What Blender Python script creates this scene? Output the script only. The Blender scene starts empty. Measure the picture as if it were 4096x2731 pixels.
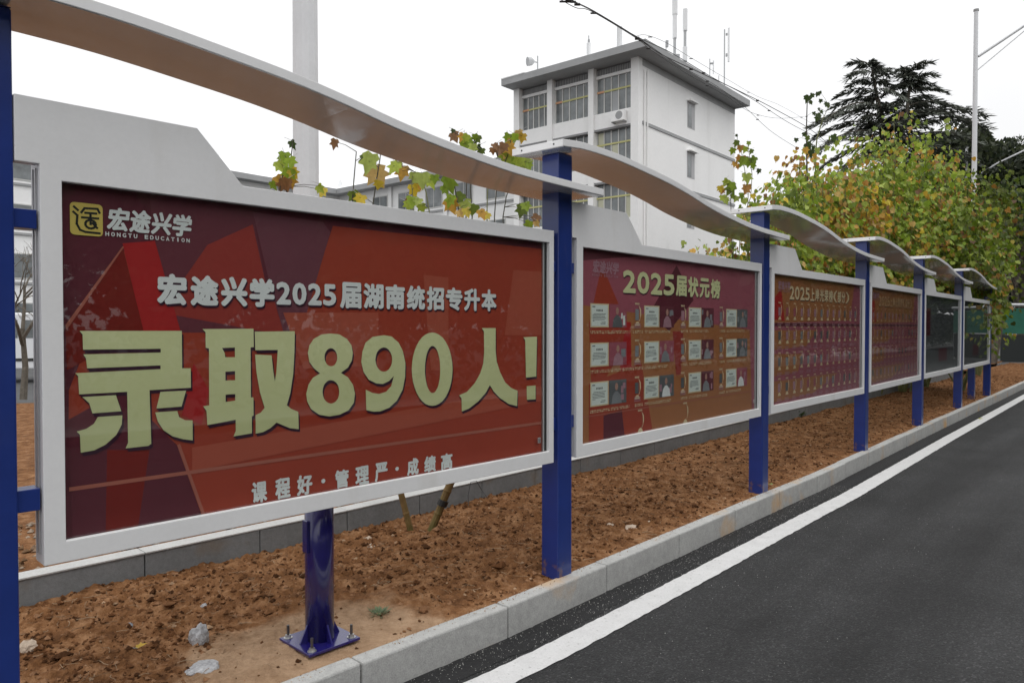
import bpy, bmesh, math, random
import numpy as np
from mathutils import Vector, Matrix
from mathutils.geometry import tessellate_polygon
R = math.radians
rnd = random.Random(7)
SC = bpy.context.scene
COL = SC.collection

# ------------------------------------------------------------------ camera
CAM_H = 1.53
cd = bpy.data.cameras.new('camera'); cam = bpy.data.objects.new('camera', cd); COL.objects.link(cam)
cam.location = (0, 0, CAM_H); cam.rotation_euler = (R(90 - 1.132), 0, 0)
cd.sensor_width = 36; cd.lens = 26.0; cd.clip_start = 0.05; cd.clip_end = 1500
SC.camera = cam

# ------------------------------------------------------------------ overcast sky
w = bpy.data.worlds.new('World'); SC.world = w; w.use_nodes = True
nt = w.node_tree; nt.nodes.clear()
wo = nt.nodes.new('ShaderNodeOutputWorld')
sky = nt.nodes.new('ShaderNodeTexSky'); sky.sky_type = 'NISHITA'; sky.sun_disc = False
sky.sun_elevation = R(58); sky.sun_rotation = R(150); sky.dust_density = 3
hs = nt.nodes.new('ShaderNodeHueSaturation'); hs.inputs['Saturation'].default_value = 0.12
b1 = nt.nodes.new('ShaderNodeBackground'); b1.inputs['Strength'].default_value = 0.05
nt.links.new(sky.outputs[0], hs.inputs['Color']); nt.links.new(hs.outputs[0], b1.inputs['Color'])
tc = nt.nodes.new('ShaderNodeTexCoord'); sx = nt.nodes.new('ShaderNodeSeparateXYZ')
nt.links.new(tc.outputs['Generated'], sx.inputs[0])
ramp = nt.nodes.new('ShaderNodeValToRGB')          # CIE-like overcast: brighter overhead than at the horizon
ramp.color_ramp.elements[0].position = 0.0; ramp.color_ramp.elements[0].color = (0.60, 0.60, 0.605, 1)
ramp.color_ramp.elements[1].position = 1.0; ramp.color_ramp.elements[1].color = (1.12, 1.12, 1.12, 1)
nt.links.new(sx.outputs['Z'], ramp.inputs[0])
cn = nt.nodes.new('ShaderNodeTexNoise'); cn.inputs['Scale'].default_value = 1.6; cn.inputs['Detail'].default_value = 3
nt.links.new(tc.outputs['Generated'], cn.inputs['Vector'])
cm = nt.nodes.new('ShaderNodeMapRange'); cm.inputs[1].default_value = .3; cm.inputs[2].default_value = .7
cm.inputs[3].default_value = .88; cm.inputs[4].default_value = 1.08
nt.links.new(cn.outputs[0], cm.inputs[0])
mul = nt.nodes.new('ShaderNodeMixRGB'); mul.blend_type = 'MULTIPLY'; mul.inputs[0].default_value = 1
nt.links.new(ramp.outputs[0], mul.inputs[1]); nt.links.new(cm.outputs[0], mul.inputs[2])
b2 = nt.nodes.new('ShaderNodeBackground'); b2.inputs['Strength'].default_value = 1.0
nt.links.new(mul.outputs[0], b2.inputs['Color'])
add = nt.nodes.new('ShaderNodeAddShader')
nt.links.new(b1.outputs[0], add.inputs[0]); nt.links.new(b2.outputs[0], add.inputs[1]); nt.links.new(add.outputs[0], wo.inputs[0])

sl = bpy.data.lights.new('sun', 'SUN'); sl.energy = 0.9; sl.angle = R(40); sl.color = (1, .98, .95)
so = bpy.data.objects.new('sun', sl); COL.objects.link(so); so.rotation_euler = (R(14), 0, R(30))

SC.view_settings.view_transform = 'Standard'; SC.view_settings.look = 'None'
SC.view_settings.exposure = 0.14; SC.view_settings.gamma = 1; SC.view_settings.use_curve_mapping = False
SC.cycles.use_denoising = True
SC.cycles.max_bounces = 6; SC.cycles.transparent_max_bounces = 12; SC.cycles.glossy_bounces = 4
SC.cycles.use_adaptive_sampling = True; SC.cycles.adaptive_threshold = 0.015

# ------------------------------------------------------------------ materials
MATS = {}
def mat(name, col, rough=.6, spec=.5, metal=0., noise=None, bump=None, coat=0., obj=True, attr=False, streak=None):
    """noise=(scale, amount) colour mottling; bump=(scale, strength, distance); attr: colour from attribute Col"""
    if name in MATS: return MATS[name]
    m = bpy.data.materials.new(name); m.use_nodes = True; MATS[name] = m
    t = m.node_tree; p = t.nodes['Principled BSDF']
    p.inputs['Roughness'].default_value = rough; p.inputs['Metallic'].default_value = metal
    p.inputs['Specular IOR Level'].default_value = spec; p.inputs['Coat Weight'].default_value = coat
    p.inputs['Coat Roughness'].default_value = .08
    c = (*col, 1)
    p.inputs['Base Color'].default_value = c
    tc = t.nodes.new('ShaderNodeTexCoord'); vec = tc.outputs['Object']
    src = None
    if attr:
        a = t.nodes.new('ShaderNodeAttribute'); a.attribute_name = 'Col'; src = a.outputs['Color']
    if noise:
        for sc_, am in (noise if isinstance(noise[0], tuple) else (noise,)):
            n = t.nodes.new('ShaderNodeTexNoise'); n.inputs['Scale'].default_value = sc_; n.inputs['Detail'].default_value = 6
            n.inputs['Roughness'].default_value = .65
            t.links.new(vec, n.inputs['Vector'])
            r = t.nodes.new('ShaderNodeMapRange'); r.inputs[1].default_value = .3; r.inputs[2].default_value = .7
            r.inputs[3].default_value = 1 - am; r.inputs[4].default_value = 1 + am
            t.links.new(n.outputs[0], r.inputs[0])
            x = t.nodes.new('ShaderNodeMixRGB'); x.blend_type = 'MULTIPLY'; x.inputs[0].default_value = 1
            x.inputs[1].default_value = c
            if src: t.links.new(src, x.inputs[1])
            t.links.new(r.outputs[0], x.inputs[2]); src = x.outputs[0]
    if streak:   # (second colour, noise scale, threshold low, high, vertical stretch)
        c2, s2, lo, hi, st = streak
        mp = t.nodes.new('ShaderNodeMapping'); mp.inputs['Scale'].default_value = (1, 1, st)
        t.links.new(vec, mp.inputs['Vector'])
        n = t.nodes.new('ShaderNodeTexNoise'); n.inputs['Scale'].default_value = s2; n.inputs['Detail'].default_value = 8
        t.links.new(mp.outputs[0], n.inputs['Vector'])
        r = t.nodes.new('ShaderNodeMapRange'); r.inputs[1].default_value = lo; r.inputs[2].default_value = hi
        t.links.new(n.outputs[0], r.inputs[0])
        x = t.nodes.new('ShaderNodeMixRGB'); x.inputs[1].default_value = c; x.inputs[2].default_value = (*c2, 1)
        if src: t.links.new(src, x.inputs[1])
        t.links.new(r.outputs[0], x.inputs[0]); src = x.outputs[0]
    if src: t.links.new(src, p.inputs['Base Color'])
    if bump:
        n = t.nodes.new('ShaderNodeTexNoise'); n.inputs['Scale'].default_value = bump[0]; n.inputs['Detail'].default_value = 8
        t.links.new(vec, n.inputs['Vector'])
        b = t.nodes.new('ShaderNodeBump'); b.inputs['Strength'].default_value = bump[1]; b.inputs['Distance'].default_value = bump[2]
        t.links.new(n.outputs[0], b.inputs['Height']); t.links.new(b.outputs[0], p.inputs['Normal'])
    return m

CANOPY_LIT = mat('canopy_white_lit', (.74, .74, .745), .35, .5, noise=((2.0, .04), (50, .02)), streak=((.58, .57, .55), 4, .62, .9, 1))  # lit copy of the canopy finish, brighter tone for top and edges
WHITE = mat('white_powder_coat', (.71, .71, .715), .38, .5, noise=((2.5, .04), (60, .02)), streak=((.60, .585, .56), 5, .6, .9, .25))
CANOPY_SHADED = mat('canopy_underside_shaded', (.45, .47, .49), .12, .8, metal=.28, noise=(1.5, .06), bump=(3, .2, .012), coat=.5)  # darker copy of the canopy finish, underside shade put into its colour
BLUE = mat('blue_gloss_paint', (.011, .030, .175), .28, .5, noise=(6, .12), coat=.35, bump=(30, .04, .002), streak=((.06, .07, .2), 9, .64, .85, .3))
INDIGO = mat('indigo_gloss_paint', (.013, .010, .11), .22, .5, noise=(5, .15), coat=.5, bump=(20, .06, .003))
STEEL = mat('galvanised_steel', (.45, .45, .45), .35, .5, metal=.8, noise=(40, .25))
RUST = mat('threaded_rod', (.12, .11, .11), .4, .5, metal=.7, noise=(60, .3))
ALU = mat('aluminium_track', (.5, .5, .51), .35, .5, metal=.6, noise=(30, .08))
DARK = mat('black_rubber', (.02, .02, .02), .5)
KERB = mat('kerb_granite', (.37, .37, .36), .8, .25, noise=((3, .10), (26, .12), (160, .22)), bump=(120, .35, .003), streak=((.50, .32, .16), 2.2, .56, .72, 1))
WALLM = mat('grey_concrete_block', (.20, .21, .215), .85, .25, noise=((4, .14), (40, .12), (200, .12)), bump=(90, .4, .004), streak=((.20, .15, .10), 3, .6, .8, 1))
WALLTOP = mat('pale_coping', (.43, .43, .42), .8, .25, noise=((5, .08), (80, .12)), bump=(90, .3, .002))
PAINT = mat('road_paint_white', (.58, .58, .58), .6, .3, noise=((8, .07), (140, .10)), bump=(220, .5, .003), streak=((.30, .30, .30), 55, .62, .74, 1))
GLASSW = mat('window_dark_glass', (.17, .185, .19), .08, .6, noise=(.6, .5))
BWHITE = mat('white_render_wall', (.86, .86, .855), .8, .2, noise=((.5, .03), (5, .025)), streak=((.62, .62, .60), .9, .6, .95, .12))
BGREY = mat('grey_eave', (.35, .355, .36), .8, .2, noise=(.6, .1))
BRECESS = mat('grey_recess', (.42, .425, .43), .8, .2, noise=(.8, .08))
WFRAME = mat('window_frame_pale', (.62, .62, .60), .5)
YELLOWBAR = mat('yellow_green_transom', (.52, .50, .22), .6)
ORANGEB = mat('orange_curtain', (.62, .34, .20), .8)
ROOFP = mat('pale_roof_sheet', (.78, .79, .80), .5, noise=(.3, .04))
CABLE = mat('black_cable', (.02, .02, .022), .6)
POLEM = mat('pale_grey_pole_paint', (.66, .67, .69), .35, .5, noise=((3, .04), (25, .03)), streak=((.45, .45, .46), 4, .58, .9, .2))
BARK = mat('grey_bark', (.13, .115, .095), .9, .2, noise=(14, .3), bump=(40, .6, .01))
GREENSTEM = mat('green_stem', (.16, .17, .07), .7, .3, noise=(14, .25))
DARKSTEM = mat('dark_stem', (.07, .065, .05), .8, .2, noise=(20, .2))
BAMBOO = mat('bamboo_stake', (.17, .105, .04), .6, .3, noise=(20, .35), streak=((.10, .12, .03), 3, .45, .6, .3))
SOILC = (.150, .062, .026)

def leafmat(name, trans=.35, rough=.5):
    m = bpy.data.materials.new(name); m.use_nodes = True; t = m.node_tree
    p = t.nodes['Principled BSDF']; p.inputs['Roughness'].default_value = rough; p.inputs['Specular IOR Level'].default_value = .35
    a = t.nodes.new('ShaderNodeAttribute'); a.attribute_name = 'Col'
    n = t.nodes.new('ShaderNodeTexNoise'); n.inputs['Scale'].default_value = 30
    g = t.nodes.new('ShaderNodeTexCoord'); t.links.new(g.outputs['Object'], n.inputs['Vector'])
    r = t.nodes.new('ShaderNodeMapRange'); r.inputs[3].default_value = .6; r.inputs[4].default_value = 1.4
    t.links.new(n.outputs[0], r.inputs[0])
    x = t.nodes.new('ShaderNodeMixRGB'); x.blend_type = 'MULTIPLY'; x.inputs[0].default_value = 1
    t.links.new(a.outputs['Color'], x.inputs[1]); t.links.new(r.outputs[0], x.inputs[2]); t.links.new(x.outputs[0], p.inputs['Base Color'])
    tr = t.nodes.new('ShaderNodeBsdfTranslucent'); t.links.new(x.outputs[0], tr.inputs['Color'])
    ms = t.nodes.new('ShaderNodeMixShader'); ms.inputs[0].default_value = trans
    t.links.new(p.outputs[0], ms.inputs[1]); t.links.new(tr.outputs[0], ms.inputs[2])
    t.links.new(ms.outputs[0], t.nodes['Material Output'].inputs['Surface'])
    return m
LEAF = leafmat('leaf', .42); NEEDLE = leafmat('needles', .1, .7)

def glassmat():
    m = bpy.data.materials.new('clear_cabinet_glass'); m.use_nodes = True; t = m.node_tree; t.nodes.clear()
    o = t.nodes.new('ShaderNodeOutputMaterial'); tr = t.nodes.new('ShaderNodeBsdfTransparent'); gl = t.nodes.new('ShaderNodeBsdfGlossy')
    gl.inputs['Roughness'].default_value = .015; tr.inputs['Color'].default_value = (.93, .95, .94, 1)
    ge = t.nodes.new('ShaderNodeNewGeometry'); dt = t.nodes.new('ShaderNodeVectorMath'); dt.operation = 'DOT_PRODUCT'
    t.links.new(ge.outputs['Normal'], dt.inputs[0]); t.links.new(ge.outputs['Incoming'], dt.inputs[1])
    def M(op, a, b=0.):                      # reflectance of glass by angle (Schlick), the same on both faces of the pane
        n = t.nodes.new('ShaderNodeMath'); n.operation = op
        for k, v in enumerate((a, b)):
            if isinstance(v, (int, float)): n.inputs[k].default_value = v
            else: t.links.new(v, n.inputs[k])
        return n.outputs[0]
    mu_ = M('ADD', M('MULTIPLY', M('POWER', M('SUBTRACT', 1., M('ABSOLUTE', dt.outputs['Value'])), 5.), .96), .04)
    ms = t.nodes.new('ShaderNodeMixShader'); t.links.new(mu_, ms.inputs[0])
    t.links.new(tr.outputs[0], ms.inputs[1]); t.links.new(gl.outputs[0], ms.inputs[2]); t.links.new(ms.outputs[0], o.inputs[0])
    return m
GLASS = glassmat()

PR = {}
def printmat(key, col, am=.10):
    if key not in PR:
        PR[key] = mat('print_' + key, col, .5, .3, noise=((1.5, am * .5), (30, am * .2)))
    return PR[key]
for k_, c_ in dict(maroon=(.125, .022, .036), maroon2=(.15, .035, .05), brick=(.37, .052, .028), brick2=(.33, .042, .034), red=(.42, .02, .022),
                   darkred=(.20, .014, .010), beam=(.17, .05, .07), light=(.43, .09, .055), pale=(.42, .13, .095),
                   brown=(.40, .15, .06), purple=(.36, .095, .13), gold=(.56, .56, .29), white=(.80, .79, .80), shade=(.045, .012, .03),
                   cream=(.72, .56, .36), paper=(.72, .75, .72), ink=(.10, .10, .10), tan=(.60, .36, .20), pink=(.42, .22, .27),
                   logo=(.70, .52, .13), black=(.02, .02, .02), slate=(.13, .13, .14), grey=(.25, .25, .27), skin=(.45, .25, .2)).items():
    printmat(k_, c_)

def ramp_z(m, z0, z1, c0, c1, noisy=0.):
    """mix the colour with a second one by height on the object (printed tone or splashed mud)"""
    t = m.node_tree; p = t.nodes['Principled BSDF']; L = t.links.new
    tc = t.nodes.new('ShaderNodeTexCoord'); s = t.nodes.new('ShaderNodeSeparateXYZ'); L(tc.outputs['Object'], s.inputs[0])
    src = s.outputs['Z']
    if noisy:
        n = t.nodes.new('ShaderNodeTexNoise'); n.inputs['Scale'].default_value = 22; n.inputs['Detail'].default_value = 8; L(tc.outputs['Object'], n.inputs['Vector'])
        a = t.nodes.new('ShaderNodeMath'); a.operation = 'MULTIPLY_ADD'; a.inputs[1].default_value = noisy; L(n.outputs[0], a.inputs[0]); L(src, a.inputs[2]); src = a.outputs[0]
    r = t.nodes.new('ShaderNodeMapRange'); r.inputs[1].default_value = z0; r.inputs[2].default_value = z1; r.inputs[3].default_value = c0; r.inputs[4].default_value = c1
    L(src, r.inputs[0]); return r.outputs[0]
def over(m, fac, col, blend='MIX'):
    t = m.node_tree; p = t.nodes['Principled BSDF']; x = t.nodes.new('ShaderNodeMixRGB'); x.blend_type = blend; t.links.new(fac, x.inputs[0])
    old = p.inputs['Base Color'].links[0].from_socket; t.links.new(old, x.inputs[1]); x.inputs[2].default_value = (*col, 1); t.links.new(x.outputs[0], p.inputs['Base Color'])
over(PR['gold'], ramp_z(PR['gold'], .95, 1.5, 0, 1), (.72, .71, .40))           # the print runs from pale gold down to khaki
over(BLUE, ramp_z(BLUE, .52, .66, .75, 0, 1.0), (.17, .09, .05))                # splashed mud at the foot of the posts

# ------------------------------------------------------------------ object helpers
def link(o, parent=None):
    COL.objects.link(o)
    if parent is not None: o.parent = parent
    return o
def tag(o, label=None, cat=None, group=None, kind=None):
    if label: o['label'] = label
    if cat: o['category'] = cat
    if group: o['group'] = group
    if kind: o['kind'] = kind
    return o
def empty(name, loc, rz=0., **k):
    o = bpy.data.objects.new(name, None); o.empty_display_size = .2
    o.location = loc; o.rotation_euler = (0, 0, rz); link(o); return tag(o, **k)
class MB:
    def __init__(s): s.v = []; s.f = []; s.c = []
    def add(s, vs, fs, col=None):
        b = len(s.v); s.v += [tuple(v) for v in vs]; s.f += [tuple(b + i for i in f) for f in fs]
        s.c += [col] * len(fs)
    def box(s, x0, x1, y0, y1, z0, z1):
        s.add([(x0, y0, z0), (x1, y0, z0), (x1, y1, z0), (x0, y1, z0), (x0, y0, z1), (x1, y0, z1), (x1, y1, z1), (x0, y1, z1)],
              [(0, 3, 2, 1), (4, 5, 6, 7), (0, 1, 5, 4), (1, 2, 6, 5), (2, 3, 7, 6), (3, 0, 4, 7)])
        return s
    def poly(s, pts, y0, y1):          # extrude an outline drawn in x,z (counter-clockwise seen from -y)
        n = len(pts)
        s.add([(p[0], y0, p[1]) for p in pts] + [(p[0], y1, p[1]) for p in pts],
              [tuple(range(n)), tuple(range(2 * n - 1, n - 1, -1))] + [(i, i + n, (i + 1) % n + n, (i + 1) % n) for i in range(n)])
        return s
    def tube(s, pts, rad, n=8, cap=True):
        pts = [Vector(p) for p in pts]; k = len(pts)
        if not hasattr(rad, '__len__'): rad = [rad] * k
        base = []
        for i, p in enumerate(pts):
            d = (pts[min(i + 1, k - 1)] - pts[max(i - 1, 0)]).normalized()
            a = d.cross(Vector((0, 0, 1)) if abs(d.z) < .9 else Vector((1, 0, 0))).normalized(); b = d.cross(a)
            base += [p + (a * math.cos(2 * math.pi * j / n) + b * math.sin(2 * math.pi * j / n)) * rad[i] for j in range(n)]
        fs = [(i * n + j, i * n + (j + 1) % n, (i + 1) * n + (j + 1) % n, (i + 1) * n + j) for i in range(k - 1) for j in range(n)]
        if cap: fs += [tuple(range(n - 1, -1, -1)), tuple((k - 1) * n + j for j in range(n))]
        s.add(base, fs); return s
    def build(s, name, m, parent=None, smooth=False, bevel=0., loc=None):
        me = bpy.data.meshes.new(name); me.from_pydata(s.v, [], s.f); me.update()
        if any(c is not None for c in s.c):
            at = me.color_attributes.new('Col', 'FLOAT_COLOR', 'CORNER')
            arr = np.ones((len(me.loops), 4), np.float32); i = 0
            for f, c in zip(s.f, s.c):
                c = c or (.5, .5, .5); arr[i:i + len(f), :3] = c; i += len(f)
            at.data.foreach_set('color', arr.ravel())
        if smooth: me.shade_smooth()
        if m: me.materials.append(m)
        o = bpy.data.objects.new(name, me); link(o, parent)
        if loc: o.location = loc
        if bevel:
            b = o.modifiers.new('bevel', 'BEVEL'); b.width = bevel; b.segments = 2; b.limit_method = 'ANGLE'; b.angle_limit = R(40)
        return o
def fix(me):
    bm = bmesh.new(); bm.from_mesh(me); bmesh.ops.recalc_face_normals(bm, faces=bm.faces); bm.to_mesh(me); bm.free()
def copy_tree(o, parent=None, depth=0):
    c = o.copy(); COL.objects.link(c); c.parent = parent
    for ch in list(o.children): copy_tree(ch, c, depth + 1)
    return c

def text_mesh(s):
    c = bpy.data.curves.new('lettering', 'FONT'); c.body = s; c.resolution_u = 3
    o = bpy.data.objects.new('lettering', c); COL.objects.link(o)
    bpy.context.view_layer.update()
    m = bpy.data.meshes.new_from_object(o.evaluated_get(bpy.context.evaluated_depsgraph_get()))
    v = np.array([x.co[:] for x in m.vertices]) if len(m.vertices) else np.zeros((0, 3)); f = [tuple(p.vertices) for p in m.polygons]
    bpy.data.objects.remove(o); bpy.data.curves.remove(c); bpy.data.meshes.remove(m)
    return v, f
TCACHE = {}
def letter(mb, s, x0, x1, z0, z1, y, bold=.0, shear=0.):
    """printed lettering stretched into a box of the board plane; bold = growth in metres"""
    if s not in TCACHE: TCACHE[s] = text_mesh(s)
    v, f = TCACHE[s]
    if not len(v): return
    mn, mx = v.min(0), v.max(0); sz = np.maximum(mx - mn, 1e-6)
    u = (v - mn) / sz
    xs = x0 + bold + u[:, 0] * (x1 - x0 - 2 * bold); zs = z0 + bold + u[:, 1] * (z1 - z0 - 2 * bold)
    xs = xs + shear * (zs - z0)
    offs = [(0, 0)] if bold == 0 else [(0, 0), (1, 0), (-1, 0), (0, 1), (0, -1), (.7, .7), (-.7, .7), (.7, -.7), (-.7, -.7)]
    for k, (a, b) in enumerate(offs):
        mb.add([(x + a * bold, y - k * .00004, z + b * bold) for x, z in zip(xs, zs)], f)
def glyph(mb, loops, y, dx=0, dz=0):
    vs = [[Vector((p[0] + dx, p[1] + dz, 0)) for p in l] for l in loops]
    tris = tessellate_polygon(vs); flat = [p for l in vs for p in l]
    def nz(t):
        a, b, c = (flat[i] for i in t); return (b - a).cross(c - a).z
    mb.add([(p.x, y, p.y) for p in flat], [t if nz(t) > 0 else t[::-1] for t in tris])
def quad(mb, x0, x1, z0, z1, y, col=None):
    mb.add([(x0, y, z0), (x1, y, z0), (x1, y, z1), (x0, y, z1)], [(0, 1, 2, 3)], col)
GLYPHS = {
    'lu': [[[(0.24,1.517),(0.561,1.516),(0.561,1.385),(0.591,1.384),(0.591,1.315),(0.451,1.315),(0.455,1.132),(0.445,1.126),(0.373,1.126),(0.381,1.143),(0.38,1.314),(0.236,1.315),(0.234,1.373),(0.226,1.383),(0.488,1.385),(0.488,1.398),(0.26,1.397),(0.257,1.429),(0.25,1.442),(0.489,1.442),(0.489,1.455),(0.249,1.457),(0.248,1.506)]],[[(0.245,1.306),(0.345,1.305),(0.361,1.251),(0.274,1.251),(0.265,1.285)]],[[(0.29,1.238),(0.364,1.237),(0.362,1.207),(0.345,1.174),(0.313,1.146),(0.278,1.131),(0.239,1.128),(0.237,1.186),(0.228,1.197),(0.256,1.203),(0.278,1.217)]],[[(0.487,1.307),(0.574,1.306),(0.558,1.251),(0.473,1.251)]],[[(0.469,1.238),(0.543,1.237),(0.549,1.215),(0.57,1.202),(0.596,1.199),(0.596,1.128),(0.562,1.136),(0.526,1.15),(0.496,1.174),(0.477,1.206)]]],
    'qu': [[[(0.634,1.522),(0.827,1.523),(0.828,1.454),(0.815,1.453),(0.815,1.265),(0.825,1.265),(0.825,1.196),(0.818,1.194),(0.818,1.13),(0.746,1.126),(0.755,1.145),(0.755,1.187),(0.649,1.177),(0.646,1.228),(0.634,1.246),(0.656,1.248),(0.657,1.452),(0.645,1.455),(0.645,1.511)],[(0.705,1.453),(0.754,1.454),(0.754,1.418),(0.717,1.419),(0.715,1.434)],[(0.717,1.366),(0.754,1.367),(0.754,1.333),(0.717,1.334)],[(0.717,1.282),(0.754,1.282),(0.754,1.258),(0.717,1.255)]],[[(0.832,1.512),(0.999,1.513),(0.997,1.433),(0.991,1.345),(0.978,1.27),(0.963,1.225),(0.981,1.209),(1.012,1.195),(1.014,1.126),(0.975,1.134),(0.943,1.149),(0.919,1.161),(0.893,1.142),(0.863,1.13),(0.833,1.127),(0.833,1.197),(0.854,1.205),(0.87,1.222),(0.851,1.284),(0.838,1.358),(0.833,1.426),(0.9,1.421),(0.903,1.395),(0.907,1.355),(0.913,1.32),(0.919,1.354),(0.926,1.441),(0.834,1.442)]]],
    'n8': [[[(1.16,1.503),(1.202,1.499),(1.239,1.48),(1.261,1.453),(1.268,1.421),(1.263,1.389),(1.243,1.36),(1.209,1.34),(1.243,1.32),(1.268,1.287),(1.278,1.249),(1.272,1.212),(1.246,1.182),(1.202,1.167),(1.154,1.164),(1.107,1.175),(1.069,1.201),(1.052,1.233),(1.048,1.264),(1.058,1.299),(1.078,1.326),(1.111,1.342),(1.083,1.364),(1.063,1.39),(1.056,1.426),(1.063,1.456),(1.083,1.482),(1.118,1.499)],[(1.192,1.405),(1.191,1.393),(1.186,1.383),(1.18,1.375),(1.171,1.37),(1.162,1.369),(1.153,1.371),(1.144,1.376),(1.138,1.385),(1.133,1.395),(1.132,1.407),(1.133,1.418),(1.138,1.428),(1.144,1.436),(1.153,1.441),(1.162,1.443),(1.171,1.441),(1.18,1.435),(1.186,1.427),(1.191,1.416)],[(1.201,1.262),(1.199,1.247),(1.194,1.234),(1.185,1.224),(1.174,1.218),(1.161,1.216),(1.149,1.22),(1.138,1.227),(1.129,1.238),(1.124,1.252),(1.122,1.267),(1.124,1.281),(1.129,1.294),(1.138,1.304),(1.149,1.311),(1.161,1.312),(1.174,1.309),(1.185,1.302),(1.194,1.291),(1.199,1.277)]]],
    'n9': [[[(1.428,1.494),(1.469,1.488),(1.508,1.46),(1.532,1.42),(1.545,1.368),(1.543,1.306),(1.529,1.25),(1.497,1.204),(1.455,1.176),(1.408,1.164),(1.374,1.165),(1.335,1.175),(1.332,1.263),(1.368,1.246),(1.401,1.24),(1.438,1.247),(1.466,1.27),(1.481,1.314),(1.455,1.293),(1.421,1.282),(1.388,1.286),(1.348,1.304),(1.322,1.338),(1.31,1.382),(1.316,1.425),(1.332,1.463),(1.368,1.487)],[(1.472,1.386),(1.47,1.37),(1.463,1.355),(1.453,1.344),(1.441,1.337),(1.427,1.335),(1.413,1.338),(1.401,1.346),(1.391,1.358),(1.385,1.373),(1.382,1.389),(1.385,1.405),(1.391,1.42),(1.401,1.431),(1.413,1.438),(1.427,1.441),(1.441,1.438),(1.453,1.43),(1.463,1.418),(1.47,1.403)]]],
    'n0': [[[(1.826,1.329),(1.824,1.299),(1.818,1.27),(1.809,1.243),(1.796,1.219),(1.781,1.199),(1.763,1.183),(1.743,1.172),(1.722,1.166),(1.701,1.165),(1.679,1.169),(1.659,1.178),(1.64,1.192),(1.623,1.21),(1.609,1.231),(1.597,1.256),(1.588,1.282),(1.583,1.31),(1.581,1.339),(1.583,1.368),(1.588,1.396),(1.597,1.422),(1.609,1.445),(1.623,1.465),(1.64,1.482),(1.659,1.494),(1.679,1.501),(1.701,1.504),(1.722,1.501),(1.743,1.493),(1.763,1.481),(1.781,1.463),(1.796,1.442),(1.809,1.417),(1.818,1.389),(1.824,1.359)],[(1.749,1.331),(1.748,1.307),(1.745,1.284),(1.739,1.263),(1.732,1.246),(1.723,1.234),(1.713,1.226),(1.703,1.224),(1.693,1.227),(1.683,1.236),(1.674,1.25),(1.667,1.267),(1.662,1.288),(1.658,1.311),(1.657,1.335),(1.658,1.359),(1.662,1.382),(1.667,1.402),(1.674,1.419),(1.683,1.432),(1.693,1.44),(1.703,1.442),(1.713,1.439),(1.723,1.431),(1.732,1.418),(1.739,1.4),(1.745,1.379),(1.748,1.356)]]],
    'ren': [[[(2.018,1.524),(2.115,1.524),(2.115,1.406),(2.123,1.354),(2.146,1.302),(2.183,1.248),(2.229,1.216),(2.275,1.2),(2.272,1.12),(2.211,1.135),(2.146,1.17),(2.1,1.208),(2.074,1.24),(2.047,1.205),(1.995,1.165),(1.935,1.135),(1.885,1.124),(1.883,1.188),(1.868,1.203),(1.918,1.216),(1.969,1.254),(2.008,1.302),(2.029,1.351),(2.035,1.408),(2.033,1.508)]]],
    'excl': [[[(2.319,1.476),(2.426,1.478),(2.42,1.266),(2.34,1.264),(2.334,1.46)]],[[(2.345,1.219),(2.415,1.219),(2.415,1.145),(2.347,1.147)]]],
}
BACKDROP = [
    ('maroon2',[(0.458,1.996),(0.828,1.965),(0.878,1.699),(1.038,1.358),(0.491,1.51)]),
    ('brick',[(0.208,1.33),(0.378,1.786),(0.491,1.51),(1.027,1.507),(1.14,1.843),(1.176,1.943),(2.521,1.946),(2.521,0.794),(0.629,0.848),(0.542,1.117),(0.205,1.14)]),
    ('brick2',[(0.656,1.824),(0.828,1.914),(0.878,1.699),(1.005,1.488),(0.491,1.579)]),
    ('red',[(0.371,1.806),(0.474,1.823),(0.559,1.51),(0.55,1.361),(0.434,1.511)]),
    ('darkred',[(0.371,1.797),(0.302,1.674),(0.2,1.528),(0.203,1.393),(0.434,1.519)]),
    ('beam',[(0.828,1.961),(1.129,1.954),(1.164,1.916),(1.027,1.507),(0.973,1.439),(0.899,1.681)]),
    ('maroon',[(0.203,1.235),(0.363,1.32),(0.542,1.117),(0.629,0.844),(0.212,0.843)]),
    ('darkred',[(0.317,1.127),(0.45,1.111),(0.41,0.855),(0.31,0.846)]),
    ('light',[(0.951,1.585),(1.4,1.592),(1.4,1.364),(1.038,1.363)]),
    ('light',[(2.246,1.822),(2.521,1.824),(2.521,1.485),(2.182,1.488)]),
    ('light',[(1.651,1.767),(1.802,1.762),(1.802,1.326),(1.695,1.33)]),
    ('light',[(0.594,1.102),(2.521,1.214),(2.521,1.133),(0.594,1.018)]),
    ('pale',[(0.205,1.022),(2.521,1.022),(2.521,1.008),(0.205,1.009)]),
    ('pale',[(0.542,1.117),(0.552,1.121),(0.64,0.855),(0.629,0.852)]),
    ('pale',[(0.2,1.536),(0.371,1.797),(0.375,1.794),(0.203,1.52)]),
    ('red',[(0.602,1.403),(0.656,1.302),(0.629,1.179),(0.559,1.221)]),
]

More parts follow.
